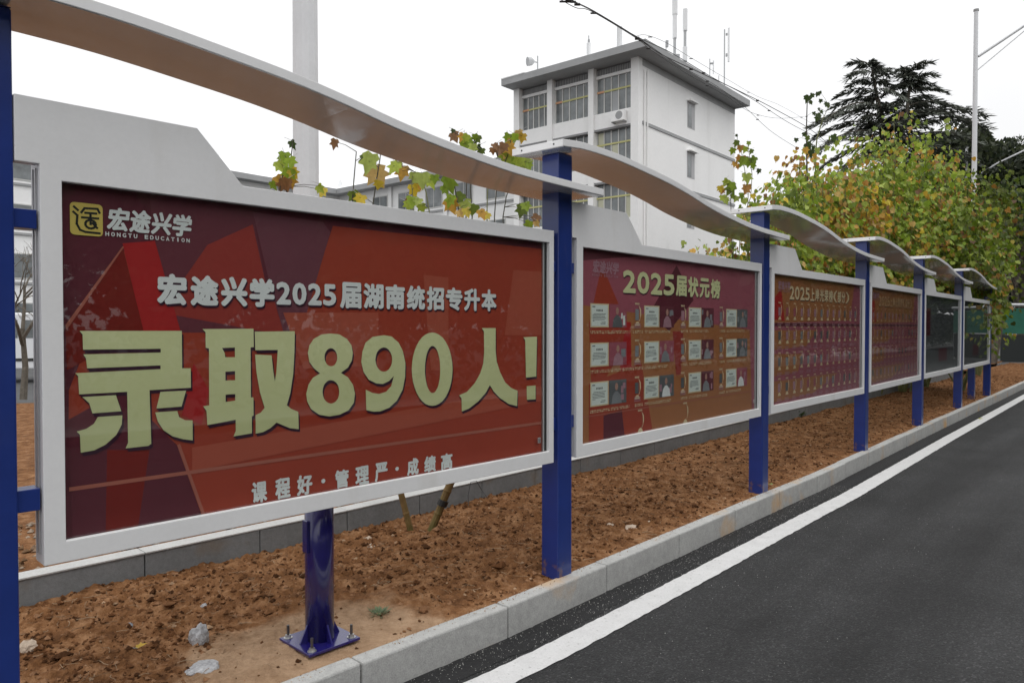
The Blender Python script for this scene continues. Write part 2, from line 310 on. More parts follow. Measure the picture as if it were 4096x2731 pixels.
# ------------------------------------------------------------------ the line of the row, the kerb and the road
POST = [(-1.565, 2.205), (.249, 4.10), (2.066, 6.177), (3.904, 8.252), (5.70, 10.37), (7.607, 12.6), (9.58, 14.9)]
KP = [(-9.0, -6.2), (-5.0, -1.75), (-2.9, .62), (-1.47, 2.11), (-.708, 2.905), (-.018, 3.61), (.545, 4.24), (1.12, 4.89), (1.694, 5.54), (2.252, 6.172),
      (2.82, 6.80), (5.80, 10.30), (12.2, 17.72), (20.2, 27.0), (32, 40.8), (47, 58.2)]
KS = [0.]
for a_, b_ in zip(KP, KP[1:]): KS.append(KS[-1] + math.hypot(b_[0] - a_[0], b_[1] - a_[1]))
KPn = np.array(KP); KSn = np.array(KS)
def K(s, t=0., z=0.):
    """point at length s along the kerb face, t metres towards the soil (left)"""
    x = np.interp(s, KSn, KPn[:, 0]); y = np.interp(s, KSn, KPn[:, 1])
    x2 = np.interp(s + .6, KSn, KPn[:, 0]); y2 = np.interp(s + .6, KSn, KPn[:, 1]); x1 = np.interp(s - .6, KSn, KPn[:, 0]); y1 = np.interp(s - .6, KSn, KPn[:, 1])
    dx, dy = x2 - x1, y2 - y1; l = np.hypot(dx, dy); return (x - dy / l * t, y + dx / l * t, z)
_SA = np.arange(0, KS[-1], .05); _SX = np.interp(_SA, KSn, KPn[:, 0]); _SY = np.interp(_SA, KSn, KPn[:, 1])
def S_at(x, y):
    return float(_SA[int(np.argmin((_SX - x) ** 2 + (_SY - y) ** 2))])
S0 = KS[5]                                    # a joint in the kerb
def strip(name, t0, t1, z, m, s0=0, s1=KS[-1], step=.5, kind='structure', rag=0.):
    mb = MB(); ss = np.arange(s0, s1, step)
    for s in ss: mb.v += [K(s, t0 + rnd.uniform(-rag, rag), z), K(s, t1 + rnd.uniform(-rag, rag), z)]
    mb.f = [(2 * i, 2 * i + 2, 2 * i + 3, 2 * i + 1) for i in range(len(ss) - 1)]; mb.c = [None] * len(mb.f)
    o = mb.build(name, m); fix(o.data)
    if o.data.polygons[0].normal.z < 0: o.data.flip_normals()
    return tag(o, kind=kind)

def asphalt():
    m = bpy.data.materials.new('asphalt'); m.use_nodes = True; t = m.node_tree; p = t.nodes['Principled BSDF']
    g = t.nodes.new('ShaderNodeTexCoord'); L = t.links.new
    v = t.nodes.new('ShaderNodeTexVoronoi'); v.inputs['Scale'].default_value = 130; L(g.outputs['Object'], v.inputs['Vector'])
    n = t.nodes.new('ShaderNodeTexNoise'); n.inputs['Scale'].default_value = 1.3; n.inputs['Detail'].default_value = 4; L(g.outputs['Object'], n.inputs['Vector'])
    n2 = t.nodes.new('ShaderNodeTexNoise'); n2.inputs['Scale'].default_value = 95; n2.inputs['Detail'].default_value = 3; L(g.outputs['Object'], n2.inputs['Vector'])
    r = t.nodes.new('ShaderNodeValToRGB'); e = r.color_ramp.elements
    e[0].position = 0; e[0].color = (.014, .0143, .0148, 1); e[1].position = .9; e[1].color = (.031, .0315, .0325, 1)
    x = e.new(.985); x.color = (.060, .060, .061, 1)
    sp = t.nodes.new('ShaderNodeSeparateColor'); L(v.outputs['Color'], sp.inputs[0]); L(sp.outputs[0], r.inputs[0])
    mr = t.nodes.new('ShaderNodeMapRange'); mr.inputs[1].default_value = .3; mr.inputs[2].default_value = .7; mr.inputs[3].default_value = .78; mr.inputs[4].default_value = 1.22
    L(n.outputs[0], mr.inputs[0])
    mx = t.nodes.new('ShaderNodeMixRGB'); mx.blend_type = 'MULTIPLY'; mx.inputs[0].default_value = 1; L(r.outputs[0], mx.inputs[1]); L(mr.outputs[0], mx.inputs[2])
    mp = t.nodes.new('ShaderNodeMapping'); mp.inputs['Rotation'].default_value = (0, 0, R(41.5)); L(g.outputs['Object'], mp.inputs['Vector'])
    mp2 = t.nodes.new('ShaderNodeMapping'); mp2.inputs['Scale'].default_value = (1.7, .12, 1); L(mp.outputs[0], mp2.inputs['Vector'])
    ns = t.nodes.new('ShaderNodeTexNoise'); ns.inputs['Scale'].default_value = 1.5; ns.inputs['Detail'].default_value = 5; L(mp2.outputs[0], ns.inputs['Vector'])
    ms = t.nodes.new('ShaderNodeMapRange'); ms.inputs[1].default_value = .35; ms.inputs[2].default_value = .65; ms.inputs[3].default_value = .72; ms.inputs[4].default_value = 1.35
    L(ns.outputs[0], ms.inputs[0]); my = t.nodes.new('ShaderNodeMixRGB'); my.blend_type = 'MULTIPLY'; my.inputs[0].default_value = 1; L(mx.outputs[0], my.inputs[1]); L(ms.outputs[0], my.inputs[2])
    L(my.outputs[0], p.inputs['Base Color']); p.inputs['Roughness'].default_value = .75; p.inputs['Specular IOR Level'].default_value = .3
    ad = t.nodes.new('ShaderNodeMath'); ad.operation = 'ADD'; L(v.outputs['Distance'], ad.inputs[0]); L(n2.outputs[0], ad.inputs[1])
    b = t.nodes.new('ShaderNodeBump'); b.inputs['Strength'].default_value = .55; b.inputs['Distance'].default_value = .006; b.invert = True
    L(ad.outputs[0], b.inputs['Height']); L(b.outputs[0], p.inputs['Normal'])
    return m
ASPH = asphalt()
def soilmat():
    m = bpy.data.materials.new('red_brown_soil'); m.use_nodes = True; t = m.node_tree; p = t.nodes['Principled BSDF']; L = t.links.new
    g = t.nodes.new('ShaderNodeTexCoord'); p.inputs['Roughness'].default_value = .95; p.inputs['Specular IOR Level'].default_value = .15
    n = t.nodes.new('ShaderNodeTexNoise'); n.inputs['Scale'].default_value = 9; n.inputs['Detail'].default_value = 9; n.inputs['Roughness'].default_value = .72
    L(g.outputs['Object'], n.inputs['Vector'])
    r = t.nodes.new('ShaderNodeValToRGB'); e = r.color_ramp.elements
    e[0].position = .3; e[0].color = (.058, .023, .008, 1); e[1].position = .72; e[1].color = (.35, .195, .10, 1); x = e.new(.5); x.color = (.17, .077, .031, 1)
    L(n.outputs[0], r.inputs[0])
    # drier sandy patch round the support foot
    dp = t.nodes.new('ShaderNodeVectorMath'); dp.operation = 'DISTANCE'; dp.inputs[1].default_value = (-.68, 3.12, .14); L(g.outputs['Object'], dp.inputs[0])
    n3 = t.nodes.new('ShaderNodeTexNoise'); n3.inputs['Scale'].default_value = 3.5; n3.inputs['Detail'].default_value = 6; L(g.outputs['Object'], n3.inputs['Vector'])
    a = t.nodes.new('ShaderNodeMath'); a.operation = 'MULTIPLY_ADD'; a.inputs[1].default_value = .75; L(n3.outputs[0], a.inputs[0]); L(dp.outputs['Value'], a.inputs[2])
    mr = t.nodes.new('ShaderNodeMapRange'); mr.inputs[1].default_value = .84; mr.inputs[2].default_value = 1.02; mr.inputs[3].default_value = 1; mr.inputs[4].default_value = 0
    L(a.outputs[0], mr.inputs[0])
    r2 = t.nodes.new('ShaderNodeValToRGB'); e = r2.color_ramp.elements
    e[0].position = .3; e[0].color = (.20, .12, .068, 1); e[1].position = .7; e[1].color = (.40, .27, .17, 1); L(n.outputs[0], r2.inputs[0])
    mx = t.nodes.new('ShaderNodeMixRGB'); L(mr.outputs[0], mx.inputs[0]); L(r.outputs[0], mx.inputs[1]); L(r2.outputs[0], mx.inputs[2]); L(mx.outputs[0], p.inputs['Base Color'])
    n4 = t.nodes.new('ShaderNodeTexNoise'); n4.inputs['Scale'].default_value = 55; n4.inputs['Detail'].default_value = 6; L(g.outputs['Object'], n4.inputs['Vector'])
    b = t.nodes.new('ShaderNodeBump'); b.inputs['Strength'].default_value = .8; b.inputs['Distance'].default_value = .02; L(n4.outputs[0], b.inputs['Height']); L(b.outputs[0], p.inputs['Normal'])
    return m
SOIL = soilmat()

g_ = MB(); g_.add([(-400, -400, -.03), (400, -400, -.03), (400, 600, -.03), (-400, 600, -.03)], [(0, 1, 2, 3)])
tag(g_.build('ground', mat('far_asphalt_ground', (.06, .061, .063), .85, noise=((.4, .2), (9, .15)))), kind='structure')
strip('road', .02, -7.6, 0., ASPH, step=.6)
strip('edge_line', -.19, -.345, .004, PAINT, step=.035, rag=.0035)
strip('opposite_pavement', -7.9, -12.0, .12, mat('pavement_grey', (.30, .30, .29), .85, noise=((2, .1), (40, .1))), step=1.0)

from mathutils import noise as mn
def fbm(x, y, z=0): return mn.fractal(Vector((x, y, z)), 1.0, 2.1, 5)
def patch(x, y): return max(0., 1 - math.hypot(x + .66, y - 3.10) / .85)
def soil_z(x, y, s, t):
    base = .135 + .02 * min(1, t / .5)
    rough = 1 - .75 * patch(x, y) ** .5
    edge = min(1., max(0., (t - .09) / .18))
    c = mn.noise(Vector((x * 9, y * 9, 1.3)))
    d = mn.noise(Vector((x * 23, y * 23, 4.1)))
    return base + rough * (edge * .8 + .12) * (.030 * mn.noise(Vector((x * 1.7, y * 1.7, 0))) + .034 * abs(c) + .026 * abs(d) + .013 * fbm(x * 42, y * 42, 3))
def soil(name, s0, s1, ds, t0, t1, dt, zf):
    ss = np.arange(s0, s1 + ds * .5, ds); tt = np.arange(t0, t1 + dt * .5, dt); mb = MB(); n = len(tt)
    for s in ss:
        ax, ay, _ = K(s, 0); bx, by, _ = K(s, 1)
        for t in tt:
            x = ax + (bx - ax) * t; y = ay + (by - ay) * t; mb.v.append((x, y, zf(x, y, s, t)))
    mb.f = [(i * n + j, (i + 1) * n + j, (i + 1) * n + j + 1, i * n + j + 1) for i in range(len(ss) - 1) for j in range(n - 1)]
    mb.c = [None] * len(mb.f)
    return mb
sA, sB = S_at(-2.4, 1.2), S_at(2.2, 6.1)
mbs = soil('soil_bed', sA, sB, .0125, .075, 1.66, .0125, soil_z)
o = mbs.build('soil_bed', SOIL, smooth=True); tag(o, kind='structure')
mbs = soil('soil_bed', sB - .01, S_at(20.2, 27.0), .04, .075, 1.66, .04, soil_z)
tag(mbs.build('soil_bed', SOIL, smooth=True), kind='structure')
def back_z(x, y, s, t): return .22 + .05 * mn.noise(Vector((x * .8, y * .8, 3))) + .03 * abs(mn.noise(Vector((x * 4, y * 4, 3)))) - .012 * max(0, t - 3)
mbs = soil('planting_ground', S_at(-5, -1.75), S_at(20.2, 27.0), .18, 1.78, 13.5, .18, back_z)
tag(mbs.build('planting_ground', SOIL, smooth=True), kind='structure')

# kerb stones and the block edging behind the bed: every stone its own piece
kerb = empty('kerb', K(S0), kind='structure')
sh = {}
def stones(parent, name, m, t0, t1, z0, z1, pitch, sa, sb, s_joint, gap=.006, cap=None, bev=.008, jit=.003):
    k0 = math.ceil((sa - s_joint) / pitch); k = k0
    while s_joint + (k + 1) * pitch < sb:
        a, b = s_joint + k * pitch + gap / 2, s_joint + (k + 1) * pitch - gap / 2
        mb = MB(); zz = z1 + rnd.uniform(-jit, jit); tt = rnd.uniform(-jit, jit)
        q = [K(a, t0 + tt), K(b, t0 + tt), K(b, t1 + tt), K(a, t1 + tt)]
        mb.add([(p[0], p[1], z0) for p in q] + [(p[0], p[1], zz) for p in q], [(0, 3, 2, 1), (4, 5, 6, 7), (0, 1, 5, 4), (1, 2, 6, 5), (2, 3, 7, 6), (3, 0, 4, 7)])
        c = Vector(K((a + b) / 2, (t0 + t1) / 2)); pl = Vector(parent.location)
        mb.v = [tuple(Vector(v) - pl) for v in mb.v]
        o = mb.build(name, m, parent, bevel=bev)
        k += 1
stones(kerb, 'kerbstone', KERB, .0, .088, -.05, .158, .853, S_at(-3.2, .3), S_at(20, 26.8), S0, gap=.007, bev=.009)
gut = strip('kerb_joint_bed', .006, .08, .12, mat('dark_joint', (.07, .065, .06), .9), s0=S_at(-3.2, .3), s1=S_at(20, 26.8), kind='structure')
bw = empty('block_edging_wall', K(S0, 1.66), label='low grey concrete block wall with pale top at the back of the soil bed', cat='wall')
stones(bw, 'block', WALLM, 1.665, 1.765, .0, .300, .662, S_at(-4.0, -.7), S_at(14, 19.8), S_at(-1.936 + 1.14, 3.993 - 1.19), gap=.006, bev=.004, jit=.002)
stones(bw, 'coping_strip', WALLTOP, 1.660, 1.772, .3025, .312, 1.324, S_at(-4.0, -.7), S_at(14, 19.8), S_at(-1.936 + 1.14, 3.993 - 1.19), gap=.004, bev=.002, jit=.0005)

# clods and pebbles lying on the bed (uncountable)
def rock(mb, x, y, z, r, col=None, sq=.7):
    vs = []; fs = [(0, 2, 4), (2, 1, 4), (1, 3, 4), (3, 0, 4), (2, 0, 5), (1, 2, 5), (3, 1, 5), (0, 3, 5)]
    a = rnd.random() * 6.28; ca, sa = math.cos(a), math.sin(a)
    for q in [(1, 0, 0), (-1, 0, 0), (0, 1, 0), (0, -1, 0), (0, 0, 1), (0, 0, -1)]:
        k = r * rnd.uniform(.7, 1.3); X, Y, Z = q[0] * k, q[1] * k * rnd.uniform(.6, 1), q[2] * k * sq
        X += rnd.uniform(-.3, .3) * r; Y += rnd.uniform(-.3, .3) * r
        vs.append((x + X * ca - Y * sa, y + X * sa + Y * ca, z + Z))
    mb.add(vs, fs, col)
SOILROCK = mat('soil_clod', (.2, .09, .04), .95, .1, noise=(30, .3), attr=True, bump=(80, .5, .01))
mb = MB()
CC = [(.11, .048, .02), (.17, .082, .038), (.06, .026, .011), (.25, .135, .072), (.36, .24, .15)]
S14, S9, SM4, S1 = S_at(14, 19.8), S_at(9, 14), S_at(-4, -.7), S_at(1, 4.8); SG0, SG1 = S_at(-1.2, 2.4), S_at(3, 7.2)
for i in range(26000):
    s = sA + (S14 - sA) * rnd.random() ** 2.2; t = rnd.uniform(.13, 1.64); x, y, _ = K(s, t)
    if patch(x, y) > .25 and rnd.random() < .9: continue
    r = .0045 + .015 * rnd.random() ** 3 + (.016 * rnd.random() if rnd.random() < .02 else 0); c = rnd.choice(CC[:4] if rnd.random() < .90 else CC)
    rock(mb, x, y, soil_z(x, y, s, t) + r * .2, r, c)
for i in range(420):                         # bigger broken lumps of earth
    s = sA + (S14 - sA) * rnd.random() ** 1.9; t = rnd.uniform(.16, 1.6); x, y, _ = K(s, t)
    if patch(x, y) > .15: continue
    r = rnd.uniform(.014, .034); z = soil_z(x, y, s, t); c = rnd.choice(CC[:4])
    for q in range(3): rock(mb, x + rnd.uniform(-.6, .6) * r, y + rnd.uniform(-.6, .6) * r, z + r * .15, r * rnd.uniform(.5, 1), c, .6)
mb.build('soil_clods', SOILROCK)['kind'] = 'stuff'
mb = MB()
for i in range(9000):                        # straw-coloured rootlets
    if i > 1500: break
    s = sA + (S9 - sA) * rnd.random() ** 1.8; t = rnd.uniform(.14, 1.6); x, y, _ = K(s, t); z = soil_z(x, y, s, t) + .008
    if patch(x, y) > .3: continue
    a = rnd.random() * 6.28; pts = []; l = rnd.uniform(.02, .09) * (2.2 if rnd.random() < .06 else 1)
    for k in range(4):
        pts.append((x, y, z + rnd.uniform(0, .006))); a += rnd.uniform(-.7, .7); x += math.cos(a) * l / 3; y += math.sin(a) * l / 3
    w_ = rnd.uniform(.0007, .0016)
    mb.tube(pts, w_, 3, cap=False)
mb.build('dry_rootlets', mat('straw_root', (.26, .18, .11), .9))['kind'] = 'stuff'
mb = MB()
for i in range(1400):
    s = rnd.uniform(SM4, S1); t = rnd.uniform(1.85, 3.1); x, y, _ = K(s, t); r = rnd.uniform(.012, .03)
    c = rnd.choice([(.22, .15, .10), (.26, .20, .15), (.15, .09, .05), (.28, .25, .21)])
    rock(mb, x, y, back_z(x, y, s, t) + r * .3, r, c)
mb.build('gravel', SOILROCK)['kind'] = 'stuff'
mb = MB()
for i in range(2600):                        # loose grit in the gutter
    s = rnd.uniform(SG0, SG1); t = -.012 - .17 * rnd.random() ** 1.3 if rnd.random() < .85 else -.36 - rnd.random() ** 2 * .9; x, y, _ = K(s, t); r = rnd.uniform(.0012, .0032)
    g = rnd.uniform(.15, .55); rock(mb, x, y, r * .5 + .002, r, (g, g, g * .95))
mb.build('road_grit', SOILROCK)['kind'] = 'stuff'

mb = MB()
for i in range(2500):                        # soil crumbs spilt on the inner edge of the kerb top
    s = rnd.uniform(sA, S9); t = .088 - .055 * rnd.random() ** 2.2; x, y, _ = K(s, t)
    if mn.noise(Vector((s * 1.3, 7.7, 0))) < .0 and rnd.random() < .8: continue
    rock(mb, x, y, .159, rnd.uniform(.0012, .004), rnd.choice([(.30, .19, .11), (.24, .13, .07), (.36, .26, .17)]))
mb.build('kerb_crumbs', SOILROCK)['kind'] = 'stuff'
strip('gutter_tar', .004, -.155, .003, mat('tarry_gutter', (.012, .012, .013), .7, .4, noise=((3, .3), (60, .4)), bump=(150, .7, .005)), step=.04, rag=.012)

# single lumps that stand out
def lump(x, y, z, r, col, name, label, cat, sq=.8, noise_=.35):
    bm = bmesh.new(); bmesh.ops.create_icosphere(bm, subdivisions=3, radius=r)
    sd = rnd.random() * 50
    for v in bm.verts:
        n = mn.fractal(v.co * (2.2 / r) * .5 + Vector((sd, 0, 0)), 1, 2, 4); v.co *= 1 + noise_ * n; v.co.z *= sq
    me = bpy.data.meshes.new(name); bm.to_mesh(me); bm.free(); me.materials.append(col)
    o = bpy.data.objects.new(name, me); link(o); o.location = (x, y, z); return tag(o, label, cat)
def gp(px, py, z=.15):
    Y = (CAM_H - z) * 2960 / (py - 1307); return (px - 2048) / 2960 * Y, Y
MORT = mat('grey_mortar_lump', (.36, .36, .37), .9, .2, noise=((12, .2), (80, .3)), bump=(70, .8, .01))
PALEST = mat('pale_stone', (.46, .37, .29), .9, .2, noise=(25, .25), bump=(70, .6, .01))
BROWNC = mat('brown_earth_lump', (.17, .085, .042), .95, .1, noise=(30, .3), bump=(70, .7, .01))
GREYST = mat('blue_grey_stone', (.20, .21, .23), .8, .3, noise=(30, .3), bump=(70, .5, .01))
for px, py, r, m_, nm, lb, ct, sq in [
    (785, 2580, .042, MORT, 'mortar_lump', 'upright grey lump of mortar on the soil left of the support foot', 'rubble', 1.35),
    (800, 2690, .060, MORT, 'mortar_spill', 'flat spill of grey mortar at the edge of the bed below the upright lump', 'rubble', .28),
    (350, 2460, .022, PALEST, 'pale_stone', 'pale angular stone on the soil at the far left near the blue post', 'stone', .7),
    (95, 2610, .034, PALEST, 'reddish_stone', 'rounded stone beside the foot of the leftmost blue post', 'stone', .8),
    (425, 2445, .018, GREYST, 'dark_stone', 'small dark stone just right of the pale angular one', 'stone', .7),
    (505, 2514, .016, GREYST, 'grey_stone', 'small bluish grey stone left of the mortar lump', 'stone', .7),
    (805, 2435, .015, MORT, 'light_grey_stone', 'light grey pebble lying above the mortar lump', 'stone', .8),
    (1484, 2196, .026, PALEST, 'cream_stone', 'cream coloured stone between the round column and the bamboo stakes', 'stone', .7),
    (1470, 2165, .040, PALEST, 'flat_clod', 'broad pale clod behind the cream stone', 'clod', .4),
    (1690, 2455, .024, BROWNC, 'brown_clod', 'large brown clod near the kerb right of the support foot', 'clod', .7),
    (1420, 2440, .012, GREYST, 'bluish_chip', 'bluish stone chip beside the small green weed', 'stone', .7),
    (2440, 2110, .030, PALEST, 'stone_pair', 'pale stones in front of the second blue post by the kerb', 'stone', .6),
    (2530, 2120, .045, PALEST, 'long_clod', 'long pale clod between the second and third blue posts', 'clod', .45),
    (2610, 2100, .030, PALEST, 'knobbly_clod', 'knobbly pale clod right of the long one', 'clod', .6)]:
    x, y = gp(px, py); s_ = S_at(x, y)
    lump(x, y, .15 + r * sq * .45, r, m_, nm, lb, ct, sq)

# ------------------------------------------------------------------ display cases, posts, wavy canopies
def frame_of(i):
    a, b = POST[i], POST[i + 1]; return (a[0], a[1], 0), math.atan2(b[1] - a[1], b[0] - a[0]), math.hypot(b[0] - a[0], b[1] - a[1])
ZB, ZT = .796, 2.046
PROFILE = [(-.065, 2.503), (0, 2.519), (.08, 2.520), (.15, 2.513), (.24, 2.494), (.35, 2.466), (.44, 2.432), (.52, 2.394), (.60, 2.364), (.67, 2.343),
           (.75, 2.322), (.835, 2.307), (.95, 2.298), (1.07, 2.293)]
def prof(t):                                 # smooth curve through the profile
    xs = [p[0] for p in PROFILE]; ys = [p[1] for p in PROFILE]; n = len(xs)
    i = max(0, min(n - 2, int(np.searchsorted(xs, t)) - 1)); h = xs[i + 1] - xs[i]; u = (t - xs[i]) / h
    def sl(j): return (ys[min(j + 1, n - 1)] - ys[max(j - 1, 0)]) / (xs[min(j + 1, n - 1)] - xs[max(j - 1, 0)])
    a, b = ys[i], ys[i + 1]; ma, mb_ = sl(i) * h, sl(i + 1) * h
    return (2 * u**3 - 3 * u**2 + 1) * a + (u**3 - 2 * u**2 + u) * ma + (-2 * u**3 + 3 * u**2) * b + (u**3 - u**2) * mb_
ORD = ['nearest', 'second nearest', 'third', 'fourth', 'fifth', 'farthest']
for i in range(6):
    L_, rz, L = frame_of(i)
    c = empty('wavy_canopy', L_, rz, label='%s white wavy canopy strip, running over %s' % (ORD[i], ['the poster with the big number 890', 'the case of framed certificates and gold title', 'the case with four rows of gold trophies', 'the fourth case with faded pink and gold print', 'the first dark case', 'the last dark case'][i]),
              cat='canopy', group='wavy canopy strips over the notice cases')
    t0, t1 = -.178 / L, 1 + .193 / L; N = 40; mb = MB()
    for k in range(N + 1):
        t = t0 + (t1 - t0) * k / N; z = prof(t); x = t * L
        mb.v += [(x, -.175, z - .036), (x, .175, z - .036), (x, .175, z), (x, -.175, z)]
    for k in range(N):
        for j in range(4):
            mb.f.append((k * 4 + j, k * 4 + (j + 1) % 4, k * 4 + 4 + (j + 1) % 4, k * 4 + 4 + j))
    mb.f += [(3, 2, 1, 0), (N * 4, N * 4 + 1, N * 4 + 2, N * 4 + 3)]; mb.c = [None] * len(mb.f)
    o = mb.build('shell', CANOPY_LIT, c, bevel=.002); fix(o.data)
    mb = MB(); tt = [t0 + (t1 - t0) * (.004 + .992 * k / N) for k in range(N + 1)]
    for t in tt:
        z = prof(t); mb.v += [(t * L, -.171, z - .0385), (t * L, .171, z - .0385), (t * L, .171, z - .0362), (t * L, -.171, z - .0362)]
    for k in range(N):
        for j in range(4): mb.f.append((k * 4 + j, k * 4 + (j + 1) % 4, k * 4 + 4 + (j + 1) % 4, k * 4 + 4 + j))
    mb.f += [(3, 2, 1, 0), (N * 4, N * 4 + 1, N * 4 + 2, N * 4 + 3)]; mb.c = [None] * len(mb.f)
    o = mb.build('shaded_underside', CANOPY_SHADED, c, smooth=False); fix(o.data)  # added skin under the sheet that carries the painted underside shade
    for yy in (-.115, .105):
        mb = MB(); zc = prof(t0) - .018; xe = t0 * L
        mb.tube([(xe - .0015, yy, zc), (xe + .002, yy, zc)], .005, 10); mb.build('bolt_hole', DARK, c)
POSTL = ['cropped blue post at the left edge of the photo', 'blue square post between the 890 poster and the certificate case', 'blue square post between the certificate case and the trophy case',
         'blue square post right of the trophy case', 'blue square post right of the faded pink case', 'blue square post between the two dark cases', 'blue square post at the far end of the row']
for i, p in enumerate(POST):
    rz = frame_of(min(i, 5))[1] if i == 0 else (frame_of(i - 1)[1] + frame_of(min(i, 5))[1]) / 2
    e = empty('post', (p[0], p[1], 0), rz, label=POSTL[i], cat='post', group='blue posts of the notice case row')
    h = 2.47 if i < 6 else 2.26
    MB().box(-.06, .06, -.06, .06, .05, h).build('shaft', BLUE, e, bevel=.006)
    mb = MB().box(-.058, .058, -.058, .058, h + .001, h + .004); mb.build('cap', BLUE, e)

def case(i, label):
    L_, rz, L = frame_of(i); e = empty('notice_case', L_, rz, label=label, cat='notice board', group='notice cases along the kerb')
    x0, x1 = (.126, L - .097) if i == 0 else (.103, L - .10)
    F, B = -.061, .04
    MB().box(x0 + .002, x1 - .002, B - .012, B, ZB + .002, ZT - .002).build('back_panel', WHITE, e)
    # frame: the side walls of the box and the front rails
    sw = .060; rw = .066
    kk = (x1 - x0) / 2.40
    outer = [(x0, ZB), (x1, ZB), (x1, ZT), (x0 + .628 * kk + .02, ZT), (x0 + .462 * kk + .02, 2.224), (.062, 2.222), (.062, ZT - .022), (x0, ZT - .022)]
    inner = [(x0 + sw, ZB + rw), (x1 - .036, ZB + rw), (x1 - .036, ZT - rw), (x0 + sw, ZT - rw)]
    mb = MB(); glyph(mb, [outer, inner], F); mb2 = MB(); glyph(mb2, [outer, inner], F + .022); nv = len(mb.v)
    mb.v += mb2.v; mb.f += [tuple(i + nv for i in f[::-1]) for f in mb2.f]; mb.c += mb2.c
    for off, n_, sg in ((0, 8, 1), (8, 4, -1)):
        for k in range(n_):
            a_, b_ = off + k, off + (k + 1) % n_; mb.f.append((a_, a_ + nv, b_ + nv, b_)); mb.c.append(None)
    fr = mb.build('frame', WHITE, e, bevel=.0025); fix(fr.data)
    mb = MB(); mb.box(x0 + .001, x0 + .012, F + .0225, B - .0125, ZB + .001, ZT - .001); mb.box(x1 - .012, x1 - .001, F + .0225, B - .0125, ZB + .001, ZT - .001)
    mb.box(x0 + .0125, x1 - .0125, F + .0225, B - .0125, ZB + .001, ZB + .012); mb.box(x0 + .0125, x1 - .0125, F + .0225, B - .0125, ZT - .012, ZT - .001)
    mb.build('case_side', WHITE, e)
    for k in range(2):                       # small side ridge strips seen on the near end
        MB().box(x0 - .004, x0 - .0003, F + .035 + k * .03, F + .041 + k * .03, ZB + .03, ZT - .03).build('side_seam', ALU, e)
    # aluminium sliding tracks on the right jamb
    for k, yy in enumerate((-.036, -.024)):
        MB().box(x1 - .062 - k * .012, x1 - .05 - k * .012, yy, yy + .008, ZB + .067, ZT - .067).build('sliding_track', ALU, e)
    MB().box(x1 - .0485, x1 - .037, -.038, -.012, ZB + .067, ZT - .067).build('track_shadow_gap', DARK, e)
    MB().box(x1 - .108, x1 - .088, -.046, -.0385, ZB + .115, ZB + .145).build('glass_lock', STEEL, e, bevel=.002)
    MB().box(x0 + sw, x1 - .04, -.038, -.0355, ZB + .05, ZT - .05).build('glass_pane', GLASS, e)
    # header plate that runs back to the post
    hs = .2
    MB().poly([(.062, ZT - .022), (x0 - .0005, ZT - .022), (x0 - .0005, ZT + .0005), (x0 + .628 * kk + .02, ZT + .0005), (x0 + .462 * kk + .02, 2.224), (.062, 2.222)], F + .0223, F + .041).build('header_plate', WHITE, e, bevel=.003)
    # stub brackets to both posts
    for za, zb in ((1.828, 1.886), (.968, 1.036)):
        MB().box(.0605, x0 - .0045, -.045, .02, za, zb).build('bracket', BLUE, e, bevel=.002)
        MB().box(x1 + .0005, L - .0605, -.045, .02, za, zb).build('bracket', BLUE, e, bevel=.002)
    return e, x0 + .02, x1 - .050, L
YP = -.025
def poster(e, xa, xb, m):
    mb = MB(); quad(mb, xa, xb, ZB + .02, ZT - .02, YP); return mb.build('poster', m, e)

# --- case 1: the big red admission poster
e, xa, xb, L = case(0, 'large white framed glass case holding the red poster with the big number 890')
ps = poster(e, xa, xb, PR['maroon'])
y = YP - .0004
for k, (c, p) in enumerate(BACKDROP):
    p = [(min(max(a, xa), xb), b) for a, b in p]
    mb = MB(); glyph(mb, [p], y - k * .00012); mb.build('printed_shape', PR[c], ps)
y -= .0023
for key, nm in (('lu', 'big_character'), ('qu', 'big_character'), ('n8', 'big_digit'), ('n9', 'big_digit'), ('n0', 'big_digit'), ('ren', 'big_character'), ('excl', 'exclamation_mark')):
    mb = MB(); sh_ = MB()
    for loops in GLYPHS[key]: glyph(mb, loops, y - .0006); glyph(sh_, loops, y, .006, -.012); glyph(sh_, loops, y - .0002, .001, -.005)
    mb.build(nm, PR['gold'], ps); sh_.build('lettering_shadow', PR['shade'], ps)
mb = MB(); sh_ = MB(); mg = MB()
x = .478
for s, a, b in (('宏', .478, .580), ('途', .592, .694), ('兴', .702, .804), ('学', .812, .914)):
    for q, dy, dx, dz in ((mb, 0, 0, 0), (sh_, .0005, .004, -.008)): letter(q, s, a + dx, b + dx, 1.605 + dz, 1.714 + dz, y - .0008 + dy, .0055)
for k, s in enumerate('2025'):
    a = .921 + k * .0685
    for q, dy, dx, dz in ((mb, 0, 0, 0), (sh_, .0005, .004, -.008)): letter(q, s, a + dx, a + .062 + dx, 1.616 + dz, 1.704 + dz, y - .0008 + dy, .0045)
n_ = 8; pt = (2.127 - 1.202) / n_
for k, s in enumerate('届湖南统招专升本'):
    a = 1.202 + k * pt
    for q, dy, dx, dz in ((mb, 0, 0, 0), (sh_, .0005, .004, -.008)): letter(q, s, a + .004 + dx, a + pt - .006 + dx, 1.607 + dz, 1.716 + dz, y - .0008 + dy, .0048)
mb.build('headline', PR['white'], ps); sh_.build('lettering_shadow', PR['shade'], ps)
mb = MB()
